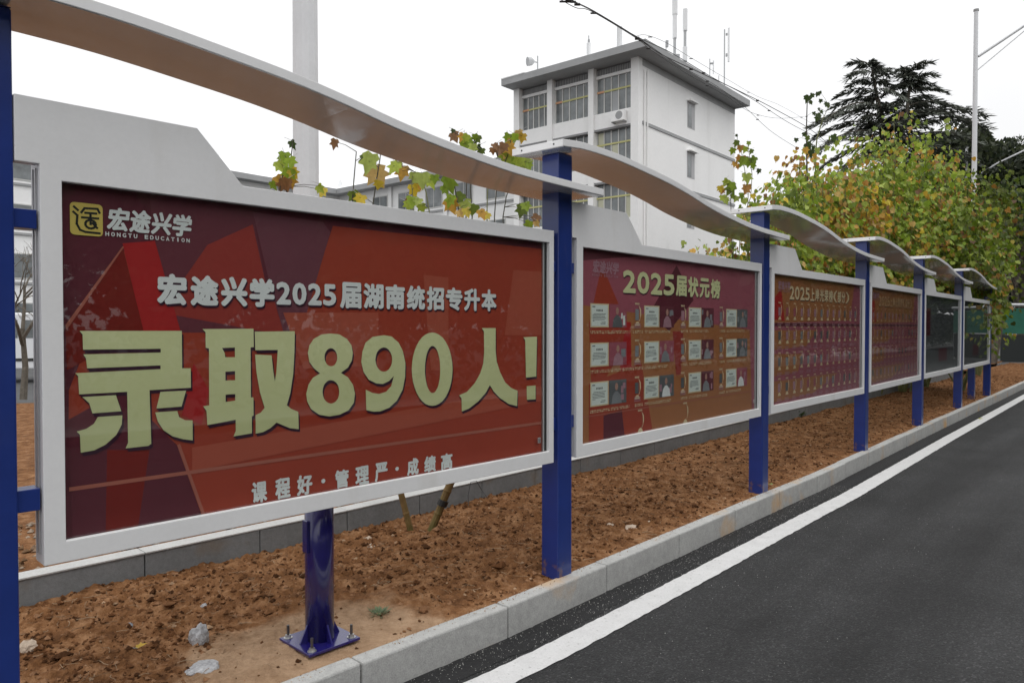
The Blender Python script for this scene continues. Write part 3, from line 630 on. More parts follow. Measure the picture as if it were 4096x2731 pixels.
for s, a, b, za, zb in (('课', .815, .878, .863, .944), ('程', .911, .976, .862, .944), ('好', 1.004, 1.073, .861, .942), ('·', 1.114, 1.133, .895, .913), ('管', 1.178, 1.245, .862, .938),
                        ('理', 1.278, 1.347, .860, .939), ('严', 1.377, 1.445, .859, .941), ('·', 1.487, 1.507, .893, .911), ('成', 1.553, 1.619, .861, .937), ('绩', 1.651, 1.721, .860, .936), ('高', 1.752, 1.824, .858, .935)):
    letter(mb, s, a, b, za, zb, y - .0008, .0032 if s != '·' else 0)
mb.build('slogan', PR['white'], ps)
def logo(ps, ox, oz, k, square=True, y=y):
    if square:
        mb = MB(); x0, x1, z0, z1, r = .216, .311, 1.822, 1.925, .013; pts = []
        for cx, cz, a0 in ((x1 - r, z1 - r, 0), (x0 + r, z1 - r, 90), (x0 + r, z0 + r, 180), (x1 - r, z0 + r, 270)):
            pts += [(cx + r * math.cos(R(a0 + t)), cz + r * math.sin(R(a0 + t))) for t in (0, 22, 45, 67, 90)]
        glyph(mb, [pts], y - .0004); mb.build('logo_square', PR['logo'], ps)
        mb = MB()
        def stroke(P_, w_=.0035):
            for q in range(len(P_) - 1):
                (ax, az), (bx, bz) = P_[q], P_[q + 1]; d = Vector((bx - ax, bz - az)); n = Vector((-d.y, d.x)).normalized() * w_; d = d.normalized() * w_ * .8
                mb.add([(ax - d.x - n.x, y - .0008 - .00001 * q, az - d.y - n.y), (bx + d.x - n.x, y - .0008 - .00001 * q, bz + d.y - n.y), (bx + d.x + n.x, y - .0008 - .00001 * q, bz + d.y + n.y), (ax - d.x + n.x, y - .0008 - .00001 * q, az - d.y + n.y)], [(0, 1, 2, 3)])
        U = lambda a, b: (.216 + a * .095, 1.822 + b * .103)
        stroke([U(.12, .86), U(.24, .76)]); stroke([U(.34, .70), U(.44, .84), U(.84, .86), U(.90, .74)]); stroke([U(.46, .70), U(.80, .71)]); stroke([U(.36, .55), U(.86, .56)])
        stroke([U(.62, .70), U(.62, .36)]); stroke([U(.62 + .16 * math.cos(t), .36 + .13 * math.sin(t)) for t in np.linspace(0, 6.28, 14)]); stroke([U(.68, .40), U(.82, .26)])
        stroke([U(.10, .70), U(.22, .60), U(.20, .34), U(.30, .16), U(.46, .11), U(.90, .10)])
        mb.build('logo_mark', PR['black'], ps)
    mb = MB()
    for q, s in enumerate('宏途兴学'):
        a = .321 + q * .069
        letter(mb, s, ox + (a) * k, ox + (a + .066) * k, oz + 1.845 * k, oz + 1.922 * k, y - .0008, .0030 * k, shear=.12)
    for q, s in enumerate('HONGTU EDUCATION'):
        if s == ' ': continue
        a = .318 + q * .01745; wd = .005 if s == 'I' else .0115
        letter(mb, s, ox + (a + (.003 if s == 'I' else 0)) * k, ox + (a + (.003 if s == 'I' else 0) + wd) * k, oz + 1.826 * k, oz + 1.840 * k, y - .0008, .0007)
    mb.build('logo_lettering', PR['pink'] if not square else PR['white'], ps)
logo(ps, 0, 0, 1)
# round support column under the first case
gx, gy = -.843, 3.217
sc = empty('support_column', (gx, gy, .158), frame_of(0)[1], label='short round purple blue column with bolted square foot plate under the 890 poster case', cat='column')
MB().tube([(0, 0, .012), (0, 0, .78)], .062, 40).build('tube', INDIGO, sc, smooth=False)
for p in sc.children[0].data.polygons: p.use_smooth = len(p.vertices) == 4
MB().box(-.125, .125, -.125, .125, 0, .0118).build('foot_plate', INDIGO, sc, bevel=.002)
for a in (0, 90, 180, 270):
    ca, sa = math.cos(R(a)), math.sin(R(a))
    mb = MB(); q = [(.058, .0122), (.098, .0122), (.062, .085), (.058, .085)]
    n = (-sa * .004, ca * .004)
    mb.add([(r_ * ca + n[0], r_ * sa + n[1], z) for r_, z in q] + [(r_ * ca - n[0], r_ * sa - n[1], z) for r_, z in q], [(0, 1, 2, 3), (7, 6, 5, 4), (0, 4, 5, 1), (1, 5, 6, 2), (2, 6, 7, 3), (3, 7, 4, 0)])
    o = mb.build('gusset', INDIGO, sc); fix(o.data)
    ca, sa = math.cos(R(a + 45)) * .138, math.sin(R(a + 45)) * .138
    MB().tube([(ca, sa, .0122), (ca, sa, .068)], .0062, 10).build('bolt', RUST, sc)
    MB().tube([(ca, sa, .0121), (ca, sa, .0145)], .019, 20).build('washer', STEEL, sc)
    MB().tube([(ca, sa, .0147), (ca, sa, .026)], .0125, 6).build('nut', STEEL, sc)
MB().box(-.072, -.058, -.02, .02, .40, .54).build('side_box', INDIGO, sc, bevel=.003)

# --- case 2: certificates
e, xa, xb, L = case(1, 'white framed glass case with twelve framed certificates under a gold title')
ps = poster(e, xa, xb, PR['brown'])
yy = YP - .0004
for k, (c, p) in enumerate([('purple', [(xa, 1.66), (xb, 1.5), (xb, 2.02), (xa, 2.02)]), ('maroon2', [(xa, 1.9), (1.2, 2.02), (xa, 2.02)]), ('brick', [(.27, 1.55), (.40, 1.90), (.62, 1.62), (.70, 1.45), (.3, 1.1)]),
                            ('maroon', [(.95, 1.62), (1.3, 1.95), (1.55, 1.72), (1.2, 1.50)]), ('red', [(.66, 1.56), (.72, 1.56), (.74, 1.0), (.55, 1.05)]), ('brick', [(.27, 1.2), (.85, 1.3), (1.0, .82), (.27, .82)]),
                            ('brick2', [(1.25, 1.5), (1.4, 1.5), (1.37, 1.2), (1.3, 1.2)]), ('purple', [(2.5, 1.6), (xb, 1.6), (xb, .82), (2.56, .82)]), ('maroon', [(.42, 1.0), (.62, 1.02), (.66, .82), (.42, .82)])]):
    mb = MB(); glyph(mb, [[(min(max(a, xa), xb), b) for a, b in p]], yy - k * .0001); mb.build('printed_shape', PR[c], ps)
yy -= .0015
logo(ps, -.02, .0, 1.0, square=False, y=yy)
mb = MB(); sh_ = MB(); xx = .627
for s, w_ in zip('2025届状元榜', (.165, .165, .165, .165, .174, .174, .174, .174)):
    for q, dy, dx, dz in ((mb, 0, 0, 0), (sh_, .0004, .004, -.008)): letter(q, s, xx + dx, xx + w_ - .018 + dx, 1.740 + dz, 1.882 + dz, yy - .0006 + dy, .0065)
    xx += w_
mb.build('gold_title', PR['gold'], ps); sh_.build('lettering_shadow', PR['shade'], ps)
cap = MB()
def trophy(ps, x, z, k, yy=yy, m='tan', photo=True, name='trophy_print'):
    mb = MB()
    if photo: quad(MB(), 0, 0, 0, 0, 0)
    pts = [(.062, 1.0), (.092, .80), (.094, .55), (.070, .30), (.052, .22), (.078, .30), (.080, .55), (.078, .78)]
    glyph(mb, [[(x + a * k, z + b * .15 * k) for a, b in pts]], yy - .0005)
    glyph(mb, [[(x + a * k, z + b * .15 * k) for a, b in [(.012, .06), (.082, .06), (.07, .20), (.05, .26), (.03, .22)]]], yy - .0006)
    for q in range(4): quad(mb, x + (.018 + q * .014) * k, x + (.028 + q * .014) * k, z + .150 * k, z + .162 * k, yy - .0005)
    return mb
RZ = [(1.527, 1.667), (1.296, 1.437), (1.063, 1.207)]
for r_, (za, zb) in enumerate(RZ):
    for c_ in range(4):
        ox = .596 * c_ + .281 - .010 * (c_ == 3) * 0
        mb = MB(); quad(mb, ox, ox + .192, za, zb, yy - .0004); o = mb.build('certificate_print', PR['cream'], ps)
        mb = MB(); quad(mb, ox + .012, ox + .180, za + .008, zb - .008, yy - .0006); mb.build('paper', PR['paper'], ps)
        mb = MB(); mt_ = MB()
        for q in range(5): quad(mb, ox + .062 + q * .014, ox + .071 + q * .014, zb - .046, zb - .034, yy - .0008)
        quad(mb, ox + .020, ox + .050, zb - .022, zb - .016, yy - .0008)
        for q in range(6): quad(mb, ox + .022 + (.010 if q == 0 else 0), ox + (.165 if q < 5 else .06) - rnd.random() * .02, zb - .062 - q * .0085, zb - .059 - q * .0085, yy - .0008)
        quad(mb, ox + .105, ox + .155, za + .020, za + .024, yy - .0008); quad(mb, ox + .115, ox + .160, za + .029, za + .032, yy - .0008)
        mb.build('certificate_text', PR['ink'], ps)
        px_ = ox + .197; mb = MB(); quad(mb, px_, px_ + .192, za, zb, yy - .0004); bgk = rnd.choice(['slate', 'purple', 'slate', 'maroon2']); mb.build('photo_print', PR[bgk], ps)
        fig = MB(); cx = px_ + .09 + rnd.uniform(-.02, .02)
        glyph(fig, [[(cx + .017 * math.cos(t), zb - .040 + .023 * math.sin(t)) for t in np.linspace(0, 5.9, 10)]], yy - .0009); fig.build('photo_face', PR['skin'], ps)
        fig = MB(); glyph(fig, [[(cx - .055, za), (cx + .06, za), (cx + .045, za + .05), (cx + .012, za + .075), (cx - .014, za + .075), (cx - .042, za + .05)]], yy - .0007); fig.build('photo_clothing', PR[rnd.choice(['grey', 'white', 'pink', 'slate', 'grey'])], ps)
        mb = MB()
        for q in range(3):
            a = rnd.choice([0, .13, .15]); b = rnd.uniform(0, .10); quad(mb, px_ + a, px_ + a + rnd.uniform(.015, .035), za + b, za + b + rnd.uniform(.02, .05), yy - .00065 - q * .00001)
        mb.build('photo_detail', PR[rnd.choice(['grey', 'paper', 'pink'])], ps)
        if c_ < 3:
            tx = ox + .470; trophy(ps, tx, za, .95).build('trophy_print', PR['cream'], ps)
            mb = MB(); quad(mb, tx + .02, tx + .062, za + .045, za + .115, yy - .0004); mb.build('portrait_print', PR[rnd.choice(['grey', 'pink', 'slate'])], ps)
            mb = MB()
            for q in range(3): quad(mb, tx + .010, tx + .085, za - .004 + q * .011, za + .001 + q * .011, yy - .0007)
            mb.build('name_lines', PR['pink'], ps)
        x_ = ox + (.0 if c_ == 0 else -.11); end = x_ + rnd.uniform(.36, .50)
        while x_ < end:
            for q in range(2):
                wv = rnd.uniform(.003, .010); quad(cap, x_ + rnd.random() * .006, x_ + wv + .004, za - .038 + q * .010 + rnd.random() * .002, za - .030 + q * .010, yy - .0006 - q * .00002)
            x_ += .0165
            if c_ and abs(x_ - ox) < .012: x_ += .02
cap.build('caption_lettering', PR['cream'], ps)
for tx, za in ((.79, .850), (1.385, .850)):
    trophy(ps, tx, za, .95).build('trophy_print', PR['cream'], ps)
mb = MB(); quad(mb, xa, xb, 1.008, 1.013, yy - .0002); mb.build('printed_band', PR['pale'], ps)

# --- case 3 and 4: rows of trophies
def trophies(ci, label, title, base, gold, thin):
    e, xa, xb, L = case(ci, label); ps = poster(e, xa, xb, PR[base]); yy = YP - .0004
    for k, (c, p) in enumerate([('brown', [(xa, 2.02), (xb - .2, 2.02), (xb - .35, 1.60), (xa, 1.56)]), ('red', [(xa, 1.72), (.40, 1.86), (.44, 1.70), (.48, 1.58), (xa, 1.60)]), ('brown', [(xa, 1.5), (1.3, 1.5), (1.0, 1.35), (xa, 1.33)]),
                                ('brown', [(xa, 1.30), (.9, 1.28), (.8, 1.12), (xa, 1.10)]), ('brown', [(xa, 1.06), (1.9, 1.06), (1.2, .90), (xa, .88)]), ('maroon', [(xa, 1.565), (xb, 1.56), (xb, 1.535), (xa, 1.535)])]):
        mb = MB(); glyph(mb, [[(min(max(a, xa), xb), b) for a, b in p]], yy - k * .0001); mb.build('printed_shape', PR[c], ps)
    yy -= .001
    logo(ps, 0, .01, 1.0, square=False, y=yy)
    mb = MB(); a, b = .576, 2.243; ws = (b - a) / len(title); sh_ = MB()
    for k, s in enumerate(title):
        for q, dy, dx, dz in ((mb, 0, 0, 0), (sh_, .0003, .004, -.008)): letter(q, s, a + k * ws + .006 + dx, a + (k + 1) * ws - .010 + dx, 1.774 + dz, 1.896 + dz, yy - .0006 + dy, .0045)
    mb.build('gold_title', PR[gold], ps); sh_.build('lettering_shadow', PR['shade'], ps)
    for za, zb in ((1.571, 1.733), (1.361, 1.512), (1.133, 1.283), (.909, 1.055)):
        for k in range(13):
            x = .300 + k * .1735
            if x + .12 > xb: break
            trophy(ps, x + .02, za + .012, 1.0, yy).build('trophy_print', PR['cream' if ci == 2 else 'tan'], ps)
            mb = MB(); quad(mb, x + .035, x + .088, za + .055, za + .128, yy - .0002); mb.build('portrait_print', PR[rnd.choice(['grey', 'pink', 'purple', 'pink', 'slate'])], ps)
        mb = MB()
        for k in range(13):
            for q in range(2):
                x = .305 + k * .1735; quad(mb, x + .01, min(xb - .02, x + rnd.uniform(.08, .13)), za - .012 - q * .016, za - .005 - q * .016, yy - .0004 - .00001 * q)
        mb.build('name_lines', PR['pink'], ps)
trophies(2, 'white framed glass case with four rows of small gold trophies, third along the kerb', '2025上岸光荣榜(部分)', 'purple', 'cream', 1)
trophies(3, 'white framed glass case with faded pink and gold print, fourth along the kerb', '2025上岸光荣榜(部分)', 'purple', 'tan', 1)
for ci, lb in ((4, 'white framed case with dark reflecting glass beside the faded pink case'), (5, 'white framed case with dark reflecting glass at the far end of the row')):
    e, xa, xb, L = case(ci, lb); ps = poster(e, xa, xb, PR['slate']); mb = MB(); quad(mb, xa + .1, xa + .5, 1.4, 1.8, YP - .0004); mb.build('printed_shape', PR['maroon'], ps)
    mb = MB(); quad(mb, xa + 1.1, xa + 1.7, 1.0, 1.2, YP - .0005); mb.build('printed_shape', PR['maroon2'], ps)
# extra short support near the far end
p_ = gp(3889, 1598, .14); e = empty('short_blue_prop', (p_[0], p_[1], .1), frame_of(5)[1], label='short blue prop under the last dark case, between the two farthest posts', cat='column')
MB().box(-.055, .055, -.055, .055, 0, .69).build('shaft', BLUE, e); MB().box(-.12, .12, -.12, .12, .03, .042).build('foot_plate', BLUE, e)

# ------------------------------------------------------------------ main white building
BO = (7.32, 43.2); BRZ = math.atan2(.766, .643)
bd = empty('office_building', (*BO, 0), BRZ, label='tall white office building with overhanging grey eave and roof antennas', cat='building')
LX, LY, HW = 13.6, 9.4, 17.2
EX = .45                                     # depth of the pillars in front of the recessed bays
MB().box(EX + .02, LX, .0, LY, 0, HW).build('wall', BWHITE, bd)
mb = MB().box(-1.1, LX + .05, -1.1, LY + .15, HW + .002, HW + .42); mb.build('eave_slab', BGREY, bd)
MB().box(-1.12, -.2, LY - 1.8, LY + .17, HW + .423, HW + .48).build('eave_flashing', BWHITE, bd)
MB().box(.5, LX - .2, .5, LY - .4, HW + .423, HW + .60).build('roof_parapet', BWHITE, bd)
MB().box(EX + .03, LX, -.012, -.003, HW - .40, HW - .002).build('wall_band', BRECESS, bd)
MB().box(EX + .03, LX, -.06, -.003, 13.40, 13.58).build('string_course', BGREY, bd)
MB().box(EX + .03, LX, -.06, -.003, 10.2, 10.38).build('string_course', BGREY, bd)
bays = [(.50, 3.10), (3.50, 6.25), (6.65, 8.95)]
for a, b in ((-.02, .50), (3.10, 3.50), (6.25, 6.65), (8.95, LY + .02)): MB().box(0, EX, a + .003, b - .003, 0, HW - .003).build('pillar', BWHITE, bd)
for bi, (a, b) in enumerate(bays):
    for fi in range(5):
        zt = 16.55 - 3.2 * fi; zb = zt - 2.15; zs = zt - 3.2 + .12
        if fi == 0:
            MB().box(.30, .40, a, b, zt + .02, zt + .20).build('lintel', BWHITE, bd)
            for k in range(22):
                yv = a + (b - a) * (k + .5) / 22; MB().box(.33, .36, yv - .028, yv + .028, zt + .205, HW - .1).build('vent_slat', BRECESS, bd)
            MB().box(.38, .465, a, b, zt + .205, HW - .004).build('vent_back', mat('vent_dark', (.16, .16, .165), .9), bd)
        MB().box(.12, EX, a, b, zs, zb).build('spandrel', BWHITE, bd)
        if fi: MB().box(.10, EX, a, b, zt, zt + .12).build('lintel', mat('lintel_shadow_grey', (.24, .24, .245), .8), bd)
        wn = MB().box(.40, .46, a, b, zb, zt).build('window', GLASSW, bd)
        nlt = 5
        for k in range(nlt + 1):
            yv = a + .03 + (b - a - .06) * k / nlt; MB().box(.36, .398, yv - .03, yv + .03, zb + .001, zt - .001).build('mullion', WFRAME, bd)
        MB().box(.352, .3595, a + .02, b - .02, zb + (zt - zb) * .60, zb + (zt - zb) * .65).build('transom', WFRAME if fi == 9 else YELLOWBAR, bd)
        if fi < 1: MB().box(.345, .351, b - .55, b - .04, zb + (zt - zb) * .60, zb + (zt - zb) * .66).build('curtain_edge', ORANGEB, bd)
        for k in range(nlt):
            if rnd.random() < (.35 if fi else .2):
                yv = a + .06 + (b - a - .12) * k / nlt; MB().box(.385, .3995, yv, yv + (b - a) / nlt * .85, zb + .05, zb + (zt - zb) * (.58 if rnd.random() < .6 else .97)).build('curtain', mat('pale_curtain', (.50, .50, .38), .9) if fi else mat('grey_curtain', (.36, .37, .38), .9), bd)
for (xa_, xb_) in ((6.17, 7.25), ):
    for zt in (16.05, 12.85, 9.6):
        o = MB().box(xa_, xb_, -.006, -.003, zt - 1.68, zt).build('window', mat('window_reveal', (.42, .42, .43), .8), bd)
        MB().box(xa_ + .10, xa_ + .62, -.02, -.008, zt - 1.60, zt - .2).build('window_pane', GLASSW, bd); MB().box(xa_ - .05, xb_ + .05, -.30, -.004, zt + .002, zt + .08).build('window_hood', BWHITE, bd)
for xv in (.62, .95): MB().tube([(xv, -.09, 0), (xv, -.09, HW - .6)], .05, 8).build('downpipe', BWHITE, bd)
def bpt(x, y, z): return bd.matrix_basis @ Vector((x, y, z)) if False else Vector((BO[0] + x * math.cos(BRZ) - y * math.sin(BRZ), BO[1] + x * math.sin(BRZ) + y * math.cos(BRZ), z))
def aircon(x, y, z, label):
    e = empty('air_conditioner', bpt(x, y, z), BRZ, label=label, cat='air conditioner')
    MB().box(-.22, .12, -.45, .45, 0, .62).build('housing', BWHITE, e, bevel=.01); mb = MB(); mb.tube([(-.228, -.12, .32), (-.222, -.12, .32)], .24, 20); mb.build('fan_grille', BGREY, e)
    MB().box(-.2, .3, -.42, -.36, -.06, -.003).build('bracket', BGREY, e); MB().box(-.2, .3, .36, .42, -.06, -.003).build('bracket', BGREY, e)
aircon(-.05, 1.25, 13.65, 'white air conditioner unit below the top right window bay of the white building')
# antennas on the roof, each where its foot stands
ZR = HW + .42
def antenna(px, Ytop, pytop, pybot, label, parts, cat='antenna', name='antenna'):
    # foot point on the roof at the depth where it stands
    x = (px - 2048) / 2960 * Ytop; z0 = ZR; e = empty(name, (x, Ytop, z0), 0, label=label, cat=cat)
    zt = CAM_H + (1307 - pytop) / 2960 * Ytop
    for p in parts: p(e, zt - z0)
    return e
def mast(r, f=1.): return lambda e, h: MB().tube([(0, 0, 0), (0, 0, h * f)], r, 8).build('mast', mat('antenna_grey', (.42, .43, .44), .5), e)
def panel(a, b, r, dx=0., m=None): return lambda e, h: MB().tube([(dx, 0, h * a), (dx, 0, h * b)], r, 12).build('panel', m or mat('antenna_white', (.74, .75, .76), .5), e)
def boxp(a, b, wd, dx=0.): return lambda e, h: MB().box(dx - wd / 2, dx + wd / 2, -wd / 2, wd / 2, h * a, h * b).build('radio_box', mat('antenna_box', (.35, .36, .37), .6), e)
antenna(2694, 46.5, -60, 230, 'tallest roof antenna, pale panel cut off by the top of the photo', [mast(.09, .62), panel(.35, .62, .14), panel(.62, 1., .17), boxp(0.02, .16, .3, .14)])
antenna(2735, 47.2, 48, 250, 'thick pale roof antenna with stacked cylinders right of the tallest one', [mast(.09, .66), panel(.66, 1., .15), panel(.18, .40, .15), boxp(.0, .12, .3)])
antenna(2660, 45.6, 172, 215, 'thin roof rod with a small box at its top, left of the tall panels', [mast(.025), boxp(.72, 1., .16, .05)])
antenna(2892, 53.6, 122, 340, 'slim twin panel antenna near the right end of the roof', [mast(.05, .98), panel(.55, 1., .07, .30), boxp(.62, .66, .1, .15), boxp(.9, .93, .1, .15), boxp(0, .1, .45, .2)])
antenna(2834, 51.2, 244, 320, 'small twin antenna left of the slim twin panel antenna', [mast(.035), panel(.55, .95, .05, .25), boxp(.85, .88, .2, .12)])
antenna(2870, 52.8, 310, 330, 'tiny forked aerial between the two twin antennas', [mast(.03), boxp(.5, .56, .2)])
antenna(2475, 43.6, 118, 180, 'faint broad white panel antenna on the left face of the roof', [panel(0, 1., .16)])
antenna(2353, 46.8, 152, 215, 'white panel with a dark lamp head on the left part of the roof', [panel(0, .78, .14), mast(.035), boxp(.72, .88, .13)])
e = antenna(2150, 50.6, 232, 268, 'round loudspeaker drum on a short rod at the left end of the roof', [mast(.05)], cat='loudspeaker', name='roof_loudspeaker')
MB().tube([(-.05, 0, 1.85), (-.35, -.1, 1.88)], .04, 8).build('arm', BGREY, e); MB().tube([(-.28, -.1, 1.88), (-.42, -.2, 1.84), (-.70, -.3, 1.80)], [.12, .26, .30], 18).build('drum', mat('antenna_grey', (.42, .43, .44), .5), e)

# ------------------------------------------------------------------ lower white block with two wings behind
lb = empty('lower_building', (-15.75, 67.5, 0), math.atan2(-.643, .766), label='long low white building with grey eaves and pale roof behind the first case', cat='building')
HE = 13.8
# wing A runs to the right (local +x), facing the camera; wing B comes forward on the left (local -y)
MB().box(0, 21, 0, 8, 0, HE - .45).build('wall', BWHITE, lb)
MB().box(-8, -.003, -46, 8, 0, HE - .45).build('wall', BWHITE, lb)
MB().box(-.9, 21.5, -1.0, 8, HE - .447, HE).build('eave', BGREY, lb)
MB().box(-8.6, 1.0, -47, -1.003, HE - .447, HE).build('eave', BGREY, lb)
mb = MB(); mb.add([(-.9, -1, HE + .002), (21.5, -1, HE + .002), (21.5, 9, HE + .002), (-.9, 9, HE + .002), (3.5, 4, HE + 2.2), (17, 4, HE + 2.2)], [(0, 1, 5, 4), (1, 2, 5), (2, 3, 4, 5), (3, 0, 4)]); mb.build('roof', ROOFP, lb)
mb = MB(); mb.add([(-8.6, -47, HE + .002), (1, -47, HE + .002), (1, -1, HE + .002), (-8.6, 8, HE + .002), (-3.8, -43, HE + 2.0), (-3.8, 3, HE + 2.2)], [(0, 1, 4), (1, 2, 5, 4), (2, 3, 5), (3, 0, 4, 5)]); mb.build('roof', ROOFP, lb)
for fl in range(4):
    zt = HE - 1.15 - 3.2 * fl
    for k in range(6):
        x = 1.6 + k * 3.3
        f_ = MB().box(x - .08, x + 1.88, -.05, -.003, zt - 1.6, zt + .08).build('window', WFRAME, lb)
        MB().box(x, x + .86, -.07, -.053, zt - 1.52, zt).build('pane', GLASSW, lb); MB().box(x + .94, x + 1.80, -.07, -.053, zt - 1.52, zt).build('pane', GLASSW, lb)
    MB().box(0, 21, -.12, -.003, zt - 1.95, zt - 1.80).build('ledge', BGREY, lb)
    for k in range(12):
        y_ = -4 - k * 3.4
        MB().box(.003, .05, y_ - 1.88, y_ + .08, zt - 1.6, zt + .08).build('window', WFRAME, lb); MB().box(.053, .07, y_ - 1.80, y_, zt - 1.52, zt).build('pane', GLASSW, lb)
    MB().box(.003, .12, -46, -.2, zt - 1.95, zt - 1.80).build('ledge', BGREY, lb)
for x in (7.2, 13.8): MB().box(x - .2, x + .2, -.16, -.125, 0, HE - .45).build('pilaster', BWHITE, lb)

# ------------------------------------------------------------------ lamp poles and cables
e = empty('lamp_mast', (-2.08, 7.5, .2), 0, label='thick pale mast rising behind the first case, cut off by the top of the photo', cat='pole')
MB().tube([(0, 0, 0), (0, 0, 12)], [.138, .105], 12).build('shaft', POLEM, e); MB().box(-.25, .25, -.25, .25, -.02, .02).build('foot_plate', POLEM, e)
MB().tube([(0, 0, 11.9), (1.3, -.9, 12.5)], [.05, .04], 8).build('arm', POLEM, e)
def street_lamp(px, Y, pytop, r, arms, label, L1, lift):
    x = (px - 2048) / 2960 * Y; h = CAM_H + (1307 - pytop) / 2960 * Y
    e = empty('street_lamp', (x, Y, 0), 0, label=label, cat='street lamp', group='white street lamps on the bed side')
    MB().tube([(0, 0, 0), (0, 0, h)], [r * 1.25, r * .85], 12).build('pole', POLEM, e)
    MB().tube([(0, 0, h), (0, 0, h + .06)], r * 1.1, 12).build('cap', BGREY, e)
    MB().tube([(0, 0, 0), (0, 0, .05)], r * 2.2, 16).build('foot_plate', POLEM, e)
    for dx, dy in arms:
        za = h - lift
        MB().tube([(dx * r, dy * r, za), (dx * L1 * .5, dy * L1 * .5, za + .62 * L1 * .5), (dx * L1, dy * L1, za + .55 * L1)], [.045, .04, .035], 8).build('arm', POLEM, e)
        MB().tube([(dx * r, dy * r, za - .42), (dx * L1 * .45, dy * L1 * .45, za + .55 * L1 * .42)], .018, 6).build('brace', POLEM, e)
        ex, ey, ez = dx * L1, dy * L1, za + .55 * L1
        MB().tube([(ex, ey, ez), (ex + dx * .25, ey + dy * .25, ez + .05), (ex + dx * .8, ey + dy * .8, ez + .08)], [.05, .12, .10], 10).build('lamp_head', BGREY, e)
street_lamp(3890, 24.0, 56, .072, [(.95, -.3)], 'nearer white street lamp with a single arm reaching out of the photo to the right', 3.2, 1.45)
street_lamp(3859, 36.0, 598, .070, [(.95, -.3), (-.95, .3)], 'farther white street lamp with two arms seen behind the nearer lamp pole', 2.6, 1.6)

def cable(pts, r, label, beads=True):
    """pts: (px, py, Y) along the wire"""
    P3 = [Vector(((a - 2048) / 2960 * Y, Y, CAM_H + (1307 - b) / 2960 * Y)) for a, b, Y in pts]
    out = []
    n = len(P3)
    for i in range(n - 1):
        p0, p1, p2, p3 = P3[max(i - 1, 0)], P3[i], P3[i + 1], P3[min(i + 2, n - 1)]
        for k in range(8):
            t = k / 8; out.append(.5 * ((2 * p1) + (p2 - p0) * t + (2 * p0 - 5 * p1 + 4 * p2 - p3) * t * t + (3 * p1 - p0 - 3 * p2 + p3) * t ** 3))
    out.append(P3[-1]); e = empty('cable', P3[0], 0, label=label, cat='cable')
    MB().tube([p - P3[0] for p in out], r, 5).build('wire', CABLE, e)
    if beads:
        for k in range(10, len(out), 14): MB().tube([out[k] - P3[0] - Vector((.05, 0, .02)), out[k] - P3[0] + Vector((.05, 0, -.02))], r * 2.4, 6).build('clip', CABLE, e)
cable([(2100, -110, 11), (2240, -6, 12.5), (2370, 55, 14), (2545, 160, 17), (2640, 225, 19), (2800, 300, 23), (2960, 375, 27), (3090, 440, 31), (3240, 525, 36), (3330, 600, 40)], .014, 'thickest black cable sagging from the top centre across the corner of the white building')
cable([(2110, -130, 11), (2280, 8, 12.5), (2380, 60, 14), (2545, 157, 17), (2680, 220, 19), (2850, 320, 23), (3000, 400, 27), (3140, 490, 31), (3270, 560, 36), (3400, 640, 40)], .010, 'black cable just above the thickest one along the eave')
cable([(2080, -90, 11), (2225, 0, 12.5), (2300, 42, 13.4), (2370, 60, 14), (2545, 165, 17), (2610, 215, 18.5), (2740, 300, 22), (2900, 390, 26), (3000, 455, 29), (3110, 478, 33), (3220, 470, 37)], .007, 'thin cable with the low loop at the top centre of the photo')
cable([(2130, -120, 11), (2260, -4, 12.5), (2390, 66, 14), (2560, 168, 17), (2700, 262, 20), (2860, 350, 24), (2970, 430, 27.5), (3080, 530, 31), (3190, 600, 35)], .008, 'cable that leaves the eave corner and dips steeply to the right')
cable([(2540, 155, 17), (2580, 150, 17.5), (2660, 180, 19), (2760, 240, 21), (2880, 310, 24), (3020, 390, 28), (3120, 430, 31), (3260, 510, 36)], .005, 'fine upper cable strung above the eave of the white building')

# ------------------------------------------------------------------ white van and green hoarding
def van(x, y, rz):
    e = empty('white_van', (x, y, 0), rz, label='white van parked behind the row, glimpsed beside the leftmost post', cat='van')
    prof_ = [(-2.3, .35), (2.25, .35), (2.35, .75), (2.25, 1.05), (1.55, 1.18), (.95, 1.80), (.7, 1.92), (-2.15, 1.92), (-2.3, 1.75)]
    mb = MB().poly(prof_, -.85, .85); mb.build('body', mat('van_white', (.72, .73, .75), .3, coat=.5), e, bevel=.05)
    for s in (-1, 1):
        yb = s * .856
        for a, b in ((-2.0, -1.0), (-.9, .1)): mb = MB().box(a, b, yb - .003, yb + .003, 1.22, 1.72); mb.build('side_window', GLASSW, e)
        MB().poly([(.2, 1.22), (1.25, 1.22), (.85, 1.72), (.2, 1.72)], yb - .003, yb + .003).build('side_window', GLASSW, e)
        MB().box(-2.3, 2.3, yb - .012, yb + .012, .58, .66).build('trim_strip', DARK, e)
        for wx in (-1.4, 1.45):
            o = MB().tube([(wx, s * .66, .33), (wx, s * .875, .33)], .33, 24).build('wheel', DARK, e); MB().tube([(wx, s * .876, .33), (wx, s * .885, .33)], .19, 20).build('rim', STEEL, o)
    MB().box(2.31, 2.37, -.7, -.4, .72, .9).build('headlight', GLASSW, e); MB().box(2.31, 2.37, .4, .7, .72, .9).build('headlight', GLASSW, e)
van(-13.9, 21.3, R(8))
e = empty('green_hoarding', (20.2, 30.0, 0), R(-6), label='green site hoarding with a pale top rail across the road at the right edge', cat='hoarding')
for k in range(4): MB().box(-.35 + k * 2.0, 1.63 + k * 2.0, -.02, .02, 1.25, 2.28).build('panel', mat('green_sheet', (.035, .16, .11), .5, noise=(2, .2)), e)
MB().tube([(-.4, 0, 2.42), (7.7, 0, 2.42)], .06, 10).build('top_rail', POLEM, e)
